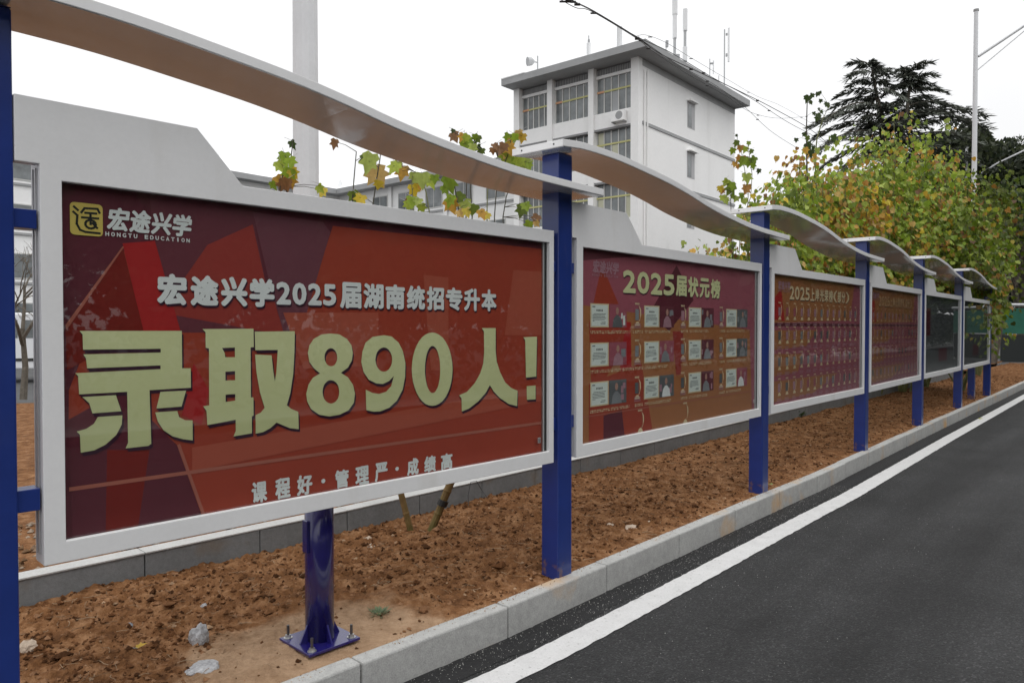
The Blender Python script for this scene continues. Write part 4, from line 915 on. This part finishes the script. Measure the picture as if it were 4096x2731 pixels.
for k in range(5): MB().tube([(-.36 + k * 2.0, .06, 0), (-.36 + k * 2.0, .06, 2.4)], .04, 8).build('upright', BGREY, e)
MB().box(-.35, 7.6, -.01, .01, .1, 1.2).build('lower_sheet', mat('dark_sheet', (.03, .035, .035), .6), e)

# ------------------------------------------------------------------ vegetation
rnd.seed(21)
LOBE = [(0, 0), (.26, -.07), (.50, .14), (.36, .30), (.54, .60), (.25, .58), (0, 1.0)]
OVAL = [(0, 0), (.30, -.02), (.46, .22), (.42, .46), (.20, .72), (.05, .78), (0, 1.0)]
def leaf(mb, c, tip, nrm, size, col, LOBE=LOBE):
    tip = tip.normalized(); side = tip.cross(nrm)
    if side.length < .01: side = tip.cross(Vector((1, .3, 0)))
    side.normalize(); n = side.cross(tip)
    w_ = rnd.uniform(.8, 1.1); fold = rnd.uniform(.05, .30); cur = rnd.uniform(-.1, .35)
    def P_(a, b): return c + (side * a * w_ + tip * (b - .1) + n * (abs(a) * fold - cur * b * b)) * size
    r = [P_(a, b) for a, b in LOBE]; l = [P_(-a, b) for a, b in LOBE[1:-1]]
    mb.add(r + l, [(0, 1, 2, 3), (0, 3, 4, 5, 6), (0, 9, 8, 7), (0, 6, 11, 10, 9)], col) if False else mb.add(r + l, [(0, 1, 2, 3, 4, 5, 6), (0, 6, 11, 10, 9, 8, 7)], col)
def rdir(up=.0, s=1.):
    v = Vector((rnd.gauss(0, 1), rnd.gauss(0, 1), rnd.gauss(0, 1) * s + up)); return v.normalized()
G_ = [(.24, .34, .03), (.19, .28, .028), (.32, .40, .05), (.12, .17, .028), (.36, .44, .10)]
Yl = [(.55, .42, .04), (.48, .32, .04), (.58, .48, .08)]
Or = [(.50, .29, .05), (.42, .21, .045), (.50, .34, .11)]
Br = [(.24, .12, .05), (.30, .17, .09)]
def jit(c, a=.3):
    k = 1 + rnd.uniform(-a, a); return tuple(min(1, x * k) for x in c)
def pick(py, po, pb):
    u = rnd.random()
    return jit(rnd.choice(Yl if u < py else Or if u < py + po else Br if u < py + po + pb else G_))

def px3(px, py, Y): return Vector(((px - 2048) / 2960 * Y, Y, CAM_H + (1307 - py) / 2960 * Y))
def sapling(stems, leaves, Y, label, size=.16, stemr=.006, stakes=(), name='young_sapling'):
    """stems: lists of (px,py); leaves: (px,py,kind[,scale])"""
    base = px3(stems[0][0][0], 1307, Y); e = empty(name, (base.x, Y, .2), 0, label=label, cat='sapling', group='young saplings behind the cases'); o0 = Vector((base.x, Y, .2))
    nodes = []
    for st in stems:
        P_ = [px3(a, b, Y) - o0 for a, b in st]; d = P_[-1] - P_[-2] if len(P_) > 1 else Vector((0, 0, -1))
        for a_, b_ in zip(P_, P_[1:]): nodes += [a_.lerp(b_, k_i / 6) for k_i in range(7)]
        foot = Vector((P_[0].x + rnd.uniform(-.15, .15), rnd.uniform(-.1, .1), .0))
        MB().tube([foot] + [foot.lerp(P_[0], .5) + Vector((rnd.uniform(-.03, .03), 0, 0))] + P_, [stemr * 1.5, stemr * 1.2] + [stemr * max(.5, 1 - .5 * i / len(P_)) for i in range(len(P_))], 6).build('stem', DARKSTEM if rnd.random() < .6 else GREENSTEM, e)
    for lf in leaves:
        px, py, kd = lf[:3]; sc_ = lf[3] if len(lf) > 3 else 1.
        c = px3(px, py, Y + rnd.uniform(-.15, .15)) - o0
        col = jit({'g': rnd.choice(G_), 'y': rnd.choice(Yl), 'o': rnd.choice(Or), 'b': rnd.choice(Br), 'd': (.05, .08, .02)}[kd], .2)
        best = min(((c - q).length + (.3 if q.z > c.z + .05 else 0), k_i) for k_i, q in enumerate(nodes))[1]; q = nodes[best]
        if .02 < (q - c).length < .45: MB().tube([q, q.lerp(c, .5) + Vector((0, 0, .03)), c + Vector((0, 0, .03))], [.0035, .0025, .0018], 4).build('twig', DARKSTEM, e)
        mb = MB(); tip = Vector((rnd.uniform(-.7, .7), rnd.uniform(-.3, .3), -1)); nrm = Vector((rnd.uniform(-.4, .4), -1, rnd.uniform(-.3, .6)))
        s_ = size * sc_ * rnd.uniform(.72, 1.05); leaf(mb, c - tip.normalized() * s_ * -.4 * -1, tip, nrm, s_, col)
        mb.tube([c + Vector((0, 0, s_ * .45)), c + Vector((rnd.uniform(-.08, .08), .0, s_ * .8))], .0016, 4)
        o = mb.build('leaf', LEAF, e)
    return e
sapling([[(1150, 760), (1160, 690), (1172, 600), (1176, 560)], [(1120, 770), (1135, 700), (1150, 640)]],
        [(1140, 640, 'g'), (1125, 672, 'g'), (1158, 705, 'g'), (1120, 728, 'o'), (1150, 745, 'b'), (1168, 735, 'o'), (1130, 750, 'b'), (1168, 660, 'g'), (1175, 585, 'd', .7), (1098, 748, 'g', .8), (1180, 700, 'y'), (1148, 722, 'y', .8), (1290, 775, 'y', .8), (1285, 760, 'g', .7)], 6.4,
        'sapling with brown and yellow leaves hugging the left side of the pale mast', .13)
sapling([[(1412, 800), (1418, 720), (1428, 610)], [(1492, 830), (1505, 740), (1522, 640), (1528, 580)]],
        [(1476, 662, 'g', 1.35), (1516, 715, 'o', 1.4), (1515, 745, 'y', .8), (1340, 584, 'b', .9), (1420, 795, 'g', 1.1), (1440, 806, 'y', 1.), (1465, 650, 'g', .8)], 6.3,
        'sapling with one large green and one large yellow leaf right of the pale mast', .14)
sapling([[(1720, 860), (1705, 770), (1690, 720), (1660, 690)], [(1655, 860), (1652, 800), (1648, 730)], [(1838, 860), (1820, 750), (1800, 700)]],
        [(1575, 680, 'g', 1.2), (1610, 700, 'o', 1.), (1590, 672, 'g'), (1655, 715, 'g', .9), (1690, 728, 'g', 1.), (1725, 735, 'g', 1.), (1740, 722, 'g', .8), (1658, 770, 'y', 1.1), (1672, 752, 'o', .8), (1650, 815, 'g'), (1635, 828, 'g', .9), (1690, 838, 'g', .8), (1640, 808, 'b', .6), (1672, 812, 'g', .7),
         (1800, 745, 'g', 1.25), (1785, 765, 'g', .8), (1808, 830, 'o', 1.1), (1798, 808, 'g'), (1835, 800, 'g', .9), (1845, 860, 'o', .8), (1870, 855, 'y', .8), (1895, 845, 'g', 1.), (1870, 835, 'g'), (1930, 862, 'o', .8), (1945, 868, 'y', .6)], 6.5,
        'sapling with several drooping green leaves under the low end of the nearest canopy', .145)
sapling([[(1865, 860), (1866, 760), (1868, 640), (1862, 560), (1812, 530)], [(1890, 860), (1882, 760), (1885, 660), (1895, 590)]],
        [(1812, 530, 'd', .4), (1822, 556, 'b', .8), (1845, 556, 'o', .8), (1862, 560, 'g', .7), (1876, 585, 'g', 1.2), (1855, 592, 'g', .9), (1905, 565, 'g', .7), (1893, 598, 'g', .9), (1915, 600, 'd', .7), (1925, 615, 'g', .8), (1900, 555, 'g', .6)], 6.7,
        'sapling whose green crown of leaves peeks over the low end of the nearest canopy', .14)
sapling([[(1948, 870), (1950, 770), (1965, 690), (1990, 630)], [(1978, 870), (1985, 770), (2010, 680), (2040, 600), (2045, 548)], [(2012, 870), (2025, 790), (2060, 690), (2080, 640)]],
        [(1985, 595, 'b', .8), (1995, 612, 'b', 1.), (2012, 598, 'b', .7), (2030, 560, 'g', .9), (2036, 580, 'y', .9), (2058, 560, 'g', .8), (2078, 545, 'o', .9), (2088, 560, 'y', .8), (2040, 605, 'o', 1.1), (2030, 628, 'o', .8), (2020, 640, 'g', 1.1), (2050, 650, 'g', 1.2), (2075, 655, 'g', 1.), (2090, 668, 'g', .9), (2105, 660, 'g', .9), (2118, 668, 'g', .7), (1972, 610, 'b', .5),
         (2085, 850, 'g', 1.2), (2105, 832, 'g', .9), (2142, 880, 'b', .9), (2112, 905, 'g', .7), (2148, 898, 'o', .6)], 6.9,
        'sapling with orange and green leaves just left of the second canopy end', .142)
sapling([[(2985, 900), (2990, 780), (2975, 680), (2960, 600), (2945, 560)], [(2925, 900), (2920, 800), (2925, 740)], [(2960, 900), (3000, 790), (3005, 700), (2990, 600)]],
        [(2943, 548, 'd', .4), (2940, 580, 'g', .7), (2990, 580, 'g', .6), (2958, 600, 'o', .7), (2925, 610, 'g', .7), (2975, 605, 'g', .7), (3000, 612, 'g', .7), (2950, 640, 'o', 1.), (2975, 640, 'o', .8), (2990, 655, 'g', 1.), (2935, 662, 'o', .7), (2948, 672, 'o', .7), (3008, 645, 'g', .8), (2965, 655, 'g', 1.), (3010, 670, 'g', .8), (2985, 720, 'g', 1.), (2975, 705, 'g', .6), (3030, 690, 'd', .7),
         (2900, 735, 'g', .8), (2880, 760, 'y', .7), (2885, 770, 'o', .6), (2915, 765, 'g', 1.2), (2925, 750, 'g', .9), (2892, 800, 'g', .9), (2905, 808, 'g', .9), (2930, 790, 'g', .7), (2978, 765, 'o', 1.), (2990, 755, 'o', .7), (2940, 800, 'g', .8), (2965, 790, 'g', .9), (3010, 790, 'y', .7)], 10.6,
        'tall sapling with round green and orange leaves against the right edge of the white building', .158)
sapling([[(3255, 640), (3262, 560), (3285, 480), (3310, 430)], [(3222, 640), (3220, 520), (3222, 420)]],
        [(3222, 405, 'd', .9), (3215, 398, 'd', .7), (3240, 392, 'd', .8), (3262, 385, 'd', .7), (3272, 380, 'd', .6), (3238, 418, 'd', .7), (3275, 412, 'd', .7), (3298, 425, 'd', .8), (3305, 430, 'g', .7), (3250, 462, 'd', .7), (3270, 445, 'd', .6), (3262, 480, 'd', 1.), (3268, 470, 'd', .8), (3280, 455, 'd', .6),
         (3225, 560, 'g', .9), (3230, 590, 'd', 1.), (3248, 600, 'd', 1.), (3215, 545, 'd', .7), (3180, 566, 'd', .7), (3240, 620, 'd', 1.2), (3262, 610, 'g', .9), (3300, 600, 'g', .9), (3330, 560, 'd', 1.1), (3340, 580, 'g', .9)], 12.5,
        'thin dark sprig of leaves sticking up left of the cedar', .15, .012)

def young_tree(px, Y, pytop, rad, label, mix=(.10, .17, .05), dens=1., sz=.15, dark=1., zmin=.5):
    base = Vector(((px - 2048) / 2960 * Y, Y, .2)); zt = CAM_H + (1307 - pytop) / 2960 * Y - .2
    e = empty('young_tree', base, 0, label=label, cat='tree', group='young autumn trees behind the cases')
    ns = 9; ml = MB(); ms = MB()
    tops = []
    for k in range(ns):
        a = k * 2.4 + rnd.random(); r = rad * math.sqrt((k + .5) / ns) * rnd.uniform(.7, 1.1); h = zt * (1 - .30 * (r / rad) ** 2) * rnd.uniform(.86, 1.03)
        pts = [Vector((0, 0, 0)) + Vector((math.cos(a), math.sin(a), 0)) * r * .25 * rnd.random()]
        for q in range(1, 6):
            t = q / 5; pts.append(Vector((math.cos(a) * r * (.25 + .75 * t ** .8) + rnd.uniform(-.05, .05), math.sin(a) * r * (.25 + .75 * t ** .8) + rnd.uniform(-.05, .05), h * t)))
        ms.tube(pts, [.022, .018, .015, .012, .009, .006], 6); tops.append(pts)
    n = int(3100 * dens * rad)
    for i in range(n):
        pts = rnd.choice(tops); t = rnd.uniform(.22, 1.02) ** .75 * 4.99; t = min(t, 4.99); q = int(t); c = pts[q].lerp(pts[q + 1], t - q)
        off = rdir() * rad * .56 * rnd.random() ** .6; c = c + Vector((off.x, off.y, off.z * .7))
        if c.z < zmin: c.z = zmin + rnd.random() * .5
        out = Vector((c.x, c.y, 0)); tip = (out.normalized() * .5 if out.length > .05 else Vector()) + Vector((rnd.uniform(-.6, .6), rnd.uniform(-.6, .6), -.8))
        nrm = Vector((rnd.uniform(-1, 1), rnd.uniform(-1, 1), .9)).normalized()
        g_n = mn.noise((c + base) * 1.5); g_k = 2.6 if g_n > .12 else .35; k_ = pick(*(q * g_k for q in mix)); leaf(ml, c, tip, nrm, sz * rnd.uniform(.35, .9), tuple(x * dark for x in k_), OVAL if rnd.random() < .75 else LOBE)
    ms.build('trunk', GREENSTEM, e); ml.build('crown', LEAF, e)['kind'] = 'stuff'
YT = [(2760, 10.2, 985, .75, 'low yellow green shrub tree seen under the second canopy', (.06, .14, .08), .8, .12, 1.),
      (2900, 10.8, 960, .7, 'low shrub tree under the falling end of the second canopy beside the third post', (.10, .14, .05), .8, .12, 1.),
      (3080, 11.0, 700, .75, 'leftmost tall young tree with light green leaves above the third canopy start', (.05, .10, .03), .9, .14, 1.),
      (3180, 12.2, 625, .85, 'young tree with olive leaves right of the leftmost tall one', (.07, .17, .04), 1.05, .14, 1.),
      (3290, 13.2, 610, .95, 'young tree with many orange leaves above the third canopy', (.12, .22, .05), 1.05, .15, 1.),
      (3400, 13.8, 565, .95, 'young tree with the largest orange patch in the middle of the group', (.14, .24, .05), 1.05, .15, 1.),
      (3500, 14.6, 500, 1.0, 'tallest green young tree in front of the cedar', (.06, .10, .03), 1.05, .15, 1.),
      (3610, 15.2, 490, 1.0, 'green young tree just right of the tallest, in front of the right cedar top', (.05, .10, .04), 1.05, .15, 1.),
      (3700, 16.4, 585, .95, 'green young tree left of the nearer street lamp', (.04, .10, .04), 1.0, .15, .95),
      (3845, 15.6, 722, 1.0, 'darker young tree in front of the nearer street lamp', (.04, .08, .03), 1.1, .16, .75),
      (3915, 20.5, 655, 1.3, 'dark green young tree right of the street lamps', (.02, .05, .01), 1.0, .17, .42),
      (3935, 23.0, 760, 1.0, 'rightmost dark young tree by the end of the row', (.02, .06, .02), .9, .17, .45, 3.2),
      (3350, 14.8, 800, 1.0, 'lower young tree filling the gap behind the orange ones', (.08, .16, .05), 1.0, .15, .9),
      (3560, 16.6, 800, 1.1, 'lower dark leaved young tree behind the fourth canopy', (.06, .12, .05), 1.0, .15, .8),
      (3720, 19.0, 880, 1.2, 'lower young tree behind the fifth canopy', (.05, .10, .04), 1.0, .16, .65)]
for a in YT: young_tree(*a)

# cedar with two leaders and drooping sprays
rnd.seed(5)
CY = 33.0; cb = Vector(((3560 - 2048) / 2960 * CY, CY, 0)); e = empty('cedar_tree', cb, 0, label='dark cedar with two leaning tops and layered drooping boughs', cat='tree')
def C3(px, py, dy=0): return px3(px, py, CY + dy) - cb
tr = MB()
lead1 = [Vector((0, 0, 0)), C3(3570, 900), C3(3555, 700), C3(3528, 560), C3(3505, 420), C3(3486, 330), C3(3478, 280), C3(3455, 258), C3(3425, 248)]
lead2 = [C3(3555, 700), C3(3590, 560), C3(3618, 460), C3(3628, 360), C3(3634, 300), C3(3645, 268), C3(3690, 250)]
tr.tube(lead1, [.42, .34, .26, .17, .10, .06, .04, .03, .02], 8); tr.tube(lead2, [.22, .14, .09, .06, .04, .03, .02], 8)
nd = MB(); bough = MB()
def spray(p, d, l, dens=1.):
    """needle tufts along a bough from p in direction d of length l, drooping"""
    n = max(3, int(l / .16 * dens)); prev = p; pts = [p]
    for k in range(1, 7):
        t = k / 6; pts.append(p + d * l * t + Vector((0, 0, .10 * l * math.sin(t * 2.2) - .32 * l * t * t)))
    bough.tube(pts, [.035 * min(1, l / 3) + .008 - .005 * q for q in range(7)], 4, cap=False)
    for i in range(int(n * 15)):
        t = rnd.uniform(.08, 1.) * 5.99; q = int(t); c = pts[q].lerp(pts[q + 1], t - q)
        side = d.cross(Vector((0, 0, 1))).normalized() * rnd.uniform(-1, 1); w_ = .34 * l * (1 - .55 * t / 6) * rnd.random()
        c = c + side * w_ + Vector((0, 0, -.10 * w_ - rnd.random() * .10))
        dd = (side * .9 + d * .8 + Vector((0, 0, rnd.uniform(-.9, .05)))).normalized(); L2 = rnd.uniform(.18, .42)
        up = dd.cross(Vector((rnd.uniform(-1, 1), rnd.uniform(-1, 1), 1))).normalized() * rnd.uniform(.018, .045)
        g = rnd.uniform(.6, 1.3); nd.add([c - up, c + dd * L2 * .6 - up * .8, c + dd * L2, c + dd * L2 * .6 + up * .8, c + up], [(0, 1, 2, 3, 4)], (.10 * g, .112 * g, .092 * g))  # needle grey lifted so the colour itself carries distance haze
B_ = [(3478, 268, 3385, 255), (3482, 300, 3390, 312), (3485, 325, 3400, 345), (3485, 290, 3545, 300), (3490, 330, 3560, 345), (3495, 370, 3340, 385), (3505, 400, 3325, 425), (3505, 400, 3600, 340), (3510, 430, 3305, 480), (3515, 470, 3240, 495),
      (3520, 500, 3250, 545), (3530, 540, 3270, 600), (3535, 580, 3290, 660), (3540, 620, 3330, 720), (3510, 360, 3600, 395), (3634, 300, 3575, 282), (3636, 290, 3712, 248), (3634, 320, 3730, 300), (3630, 345, 3735, 345), (3630, 370, 3765, 365), (3625, 400, 3560, 420),
      (3625, 395, 3750, 410), (3620, 430, 3830, 430), (3615, 460, 3850, 480), (3610, 480, 3935, 450), (3600, 520, 3945, 500), (3600, 560, 3900, 560), (3590, 600, 3880, 630), (3600, 500, 3480, 520), (3590, 560, 3460, 600), (3580, 640, 3800, 720), (3560, 680, 3400, 760)]
for a, b, c, d in B_:
    dy = rnd.uniform(-1.2, 1.2); p = C3(a, b); q = C3(c, d, dy * 1.2); l = (q - p).length
    dd = (q - p + Vector((0, 0, .20 * l))).normalized(); spray(p, dd, l * 1.03)
for k in range(80):
    L_ = lead1 if rnd.random() < .55 else lead2; t = rnd.uniform(1.2, len(L_) - 2.2); q = int(t); p = L_[q].lerp(L_[q + 1], t - q)
    hgt = p.z / lead1[-1].z; l = (1 - hgt) * 7.5 + .5; a = rnd.random() * 6.28; spray(p, Vector((math.cos(a), math.sin(a), .16)).normalized(), l * rnd.uniform(.5, .9), .8)
tr.build('trunk', BARK, e); bough.build('boughs', BARK, e); nd.build('needles', NEEDLE, e)['kind'] = 'stuff'

# broad evergreen / street trees
def broad_tree(x, y, h, r, label, cols, n=5200, sz=.34, group=None, trunkh=.25, name='broad_tree', trunk_off=0., sq=1.):
    e = empty(name, (x, y, 0), 0, label=label, cat='tree', group=group); mb = MB()
    mb.tube([(trunk_off, 0, 0), (trunk_off * .4, 0, h * trunkh), (0, 0, h * .6), (0, 0, h * .85)], [.2, .16, .1, .04], 8)
    blobs = []
    for k in range(26):
        d = rdir(); d.z = abs(d.z) * 1.0 - .25; c = Vector((d.x * r * .72, d.y * r * .72, h * (trunkh + (1 - trunkh) * .5) + d.z * h * (1 - trunkh) * .46 * sq)); blobs.append((c, r * rnd.uniform(.26, .46)))
        mb.tube([(0, 0, h * rnd.uniform(trunkh, .6)), tuple(c * .6 + Vector((0, 0, h * .2))), tuple(c)], [.07, .045, .015], 5)
    mb.build('trunk', BARK, e); mb = MB()
    for i in range(n):
        c, br = rnd.choice(blobs); d = rdir(); p = c + d * br * (rnd.random() ** .35) * 1.08; p.z = max(p.z, .6)
        t = rdir(); u = t.cross(rdir()).normalized(); s_ = sz * rnd.uniform(.5, 1.15); col = jit(rnd.choice(cols), .35)
        mb.add([p - t * s_ * .5, p + u * s_ * .24, p + t * s_ * .5, p - u * s_ * .24], [(0, 1, 2, 3)], col)
    mb.build('crown', LEAF, e)['kind'] = 'stuff'
DG = [(.034, .044, .024), (.045, .056, .028), (.024, .034, .020), (.062, .075, .034)]
MG = [(.05, .08, .02), (.07, .10, .03), (.035, .055, .018)]
for px, Y, pyt, r, lb, n in [(3830, 38, 520, 3.1, 'dense dark evergreen right behind the cedar', 9000), (3730, 40, 560, 3.2, 'dense dark evergreen half hidden behind the cedar base', 6000), (4010, 40, 555, 2.6, 'rounded dark evergreen at the right edge of the photo', 8000),
                             (4090, 36, 640, 2.2, 'dark evergreen cut off by the right edge of the photo', 6000), (3930, 44, 700, 3.2, 'dark evergreen behind the rightmost young tree', 6000), (4085, 50, 900, 4.6, 'low wide dark tree behind the green hoarding', 7000), (3990, 54, 940, 4.6, 'low wide dark tree left of the hoarding', 7000), (3560, 42, 700, 3.4, 'dark tree directly behind the cedar trunk', 6000)]:
    h = (CAM_H + (1307 - pyt) / 2960 * Y) * 1.10; broad_tree((px - 2048) / 2960 * Y, Y, h, r, lb, DG, n, .42, trunkh=.04, name='evergreen_tree')
broad_tree((4060 - 2048) / 2960 * 27, 27, 7.2, 1.7, 'thin leaning tree with a pale bare trunk past the end of the row', MG, 1800, .3, trunkh=.42, trunk_off=-.9)
# wood edge beyond the far road end and the trees across the road that the glass mirrors
OPP = [(41, 37, 10, 5), (47, 41, 11, 5.5), (54, 46, 11, 6), (11.5, -6.0, 9, 3.6), (12.5, -10.5, 9, 3.8), (8.5, -12, 9, 3.8), (13.5, -1.2, 6.5, 3.2), (15.2, 4.0, 6, 3.2), (17.8, 9.0, 6.5, 3.4), (21.5, 14.2, 6.5, 3.4), (26, 20.5, 7, 3.6), (32, 28, 8, 3.8), (40, 62, 10, 5.5), (49, 56, 11, 6), (34, 66, 9, 5), (15, 1.5, 8.5, 3.4), (17, 6.5, 9, 3.6), (20, 11.5, 8.5, 3.4), (24, 17, 9, 3.8), (29, 24, 9.5, 4), (14, -4, 8, 3.2), (36, 33, 10, 4.2), (44, 43, 10.5, 4.6), (27, 4, 10, 4), (33, 13, 10, 4.2)]
for k, (x, y, h, r) in enumerate(OPP):
    broad_tree(x, y, h, r, 'dark street tree across the road, part of the line mirrored in the case glass' if k < 12 or k > 14 else 'distant dark tree at the far end of the road', MG if k % 2 else DG, 11000 if k < 11 else 4500, .75 if k < 11 else .55, group='dark street trees across the road' if k < 12 or k > 14 else 'distant trees at the end of the road', trunkh=.03, name='street_tree')
# clipped hedge along the far pavement, mirrored in the glass
e = empty('hedge', K(S0, -9.5), 0, label='dark clipped hedge along the pavement across the road', cat='hedge'); mb = MB(); o0 = Vector(K(S0, -9.5))
for i in range(26000):
    s = rnd.uniform(2, KS[-1] - .5); t = -9.5 + rnd.uniform(-.7, .7); z = 2.3 * rnd.random() ** .6 * (1 + .08 * mn.noise(Vector((s, t, 0)))); x, y, _ = K(s, t); p = Vector((x, y, z + .1)) - o0
    tt = rdir(); u = tt.cross(rdir()).normalized(); s_ = rnd.uniform(.15, .32); mb.add([p - tt * s_ * .5, p + u * s_ * .28, p + tt * s_ * .5, p - u * s_ * .28], [(0, 1, 2, 3)], jit(rnd.choice(DG), .3))
mb.build('foliage', LEAF, e)['kind'] = 'stuff'
# leafless tree seen through the gap beside the leftmost post
rnd.seed(3)
e = empty('bare_tree', (-9.6, 14.5, .1), 0, label='leafless grey tree seen in the gap beside the leftmost post', cat='tree'); mb = MB()
def branch(p, d, l, r, k):
    q = p + d * l; mb.tube([p, p.lerp(q, .5) + rdir() * l * .06, q], [r, r * .8, r * .6], 5, cap=False)
    if k: 
        for _ in range(3): branch(p.lerp(q, rnd.uniform(.6, 1)), (d + rdir() * .75 + Vector((0, 0, .1))).normalized(), l * .68, r * .55, k - 1)
branch(Vector((0, 0, 0)), Vector((0, 0, 1)), 1.4, .07, 5); mb.build('trunk', BARK, e)

# bamboo stakes, tie, fine black wire, small finds
def stake(p0, p1, r, label, tie=None):
    e = empty('bamboo_stake', p0, 0, label=label, cat='stake', group='bamboo stakes behind the first case'); v = Vector(p1) - Vector(p0)
    pts = []; rr = []; n = 9
    for k in range(n):
        for dt, q in ((-.012, 1), (0, 1.12), (.012, 1)):
            t = min(1, max(0, k / (n - 1) + dt * .7)); pts.append(v * t); rr.append(r * q)
    pts = [p + Vector((0, 0, 1e-4 * i)) for i, p in enumerate(pts)]
    MB().tube(pts, rr, 10).build('cane', BAMBOO, e)
    if tie: MB().tube([v * tie, v * (tie + .03)], r * 1.35, 12).build('black_tie', DARK, e)
stake((-.671, 4.93, .13), (-.98, 4.93, 1.35), .021, 'left thinner bamboo stake leaning left under the 890 poster case')
stake((-.556, 4.93, .13), (-.06, 4.93, 1.35), .027, 'right thicker bamboo stake with a black tie, leaning right', .17)
P_ = [Vector(((a - 2048) / 2960 * Y, Y, CAM_H + (1307 - b) / 2960 * Y)) for a, b, Y in ((1873, 2025, 5.2), (1871, 1985, 5.25), (1882, 1930, 5.3), (1905, 1925, 5.3), (1925, 1960, 5.3), (1950, 1995, 5.25))]
e = empty('loose_wire', P_[0], 0, label='fine black wire hanging in a loop in front of the block wall', cat='wire'); MB().tube([p - P_[0] for p in P_], .0025, 5).build('strand', DARK, e)
def flat_leaf(px, py, z, s, col, label, rot, cat='fallen leaf', name='fallen_leaf', lift=.25):
    x, y = gp(px, py, z); mb = MB(); leaf(mb, Vector((0, 0, .006)), Vector((math.cos(rot), math.sin(rot), lift)), Vector((0, 0, 1)), s, col)
    mb.tube([(0, 0, .004), (-.5 * s * math.cos(rot), -.5 * s * math.sin(rot), .012)], .0012, 4)
    o = mb.build(name, LEAF, None); o.location = (x, y, z); tag(o, label, cat)
flat_leaf(2575, 2128, .006, .085, (.22, .085, .04), 'curled brown leaf lying on the edge of the white road line', 2.4, lift=.5)
flat_leaf(2944, 1842, .16, .05, (.60, .45, .05), 'small yellow leaf on the soil left of the third post', .3)
flat_leaf(540, 2605, .165, .045, (.62, .42, .06), 'narrow yellow leaf on the soil above the upright mortar lump', .9)
flat_leaf(3925, 1677, .006, .06, (.42, .45, .08), 'yellow green leaf on the road beside the far kerb', .2)
flat_leaf(3090, 1942, .16, .045, (.25, .35, .10), 'small green leaf on the soil at the kerb right of the third post', 1.9)
def weed(px, py, z, r, n, label, col=(.10, .17, .05)):
    x, y = gp(px, py, z); mb = MB()
    for k in range(n):
        a = rnd.random() * 6.28; t = Vector((math.cos(a), math.sin(a), rnd.uniform(.2, 1.2))).normalized(); s_ = r * rnd.uniform(.4, 1)
        u = t.cross(Vector((0, 0, 1))).normalized() * s_ * .12; c = Vector((math.cos(a), math.sin(a), 0)) * r * rnd.random() * .8
        mb.add([c, c + t * s_ * .5 + u, c + t * s_, c + t * s_ * .5 - u], [(0, 1, 2, 3)], jit(col, .3))
    o = mb.build('weed', LEAF, None); o.location = (x, y, z); tag(o, label, 'weed')
weed(1512, 2463, .155, .045, 90, 'feathery grey green weed on the soil right of the support foot', (.16, .22, .12))
weed(3175, 1665, .16, .16, 160, 'leafy green weed under the trophy case', (.05, .11, .03))
weed(560, 2420, .16, .02, 20, 'tiny green sprout on the soil near the far left stones', (.05, .2, .05))
weed(715, 2340, .16, .016, 16, 'tiny sprout close to the block wall at the left', (.12, .2, .05))
weed(2345, 1915, .17, .03, 24, 'dark green tuft at the foot of the block wall by the second case', (.04, .08, .02))
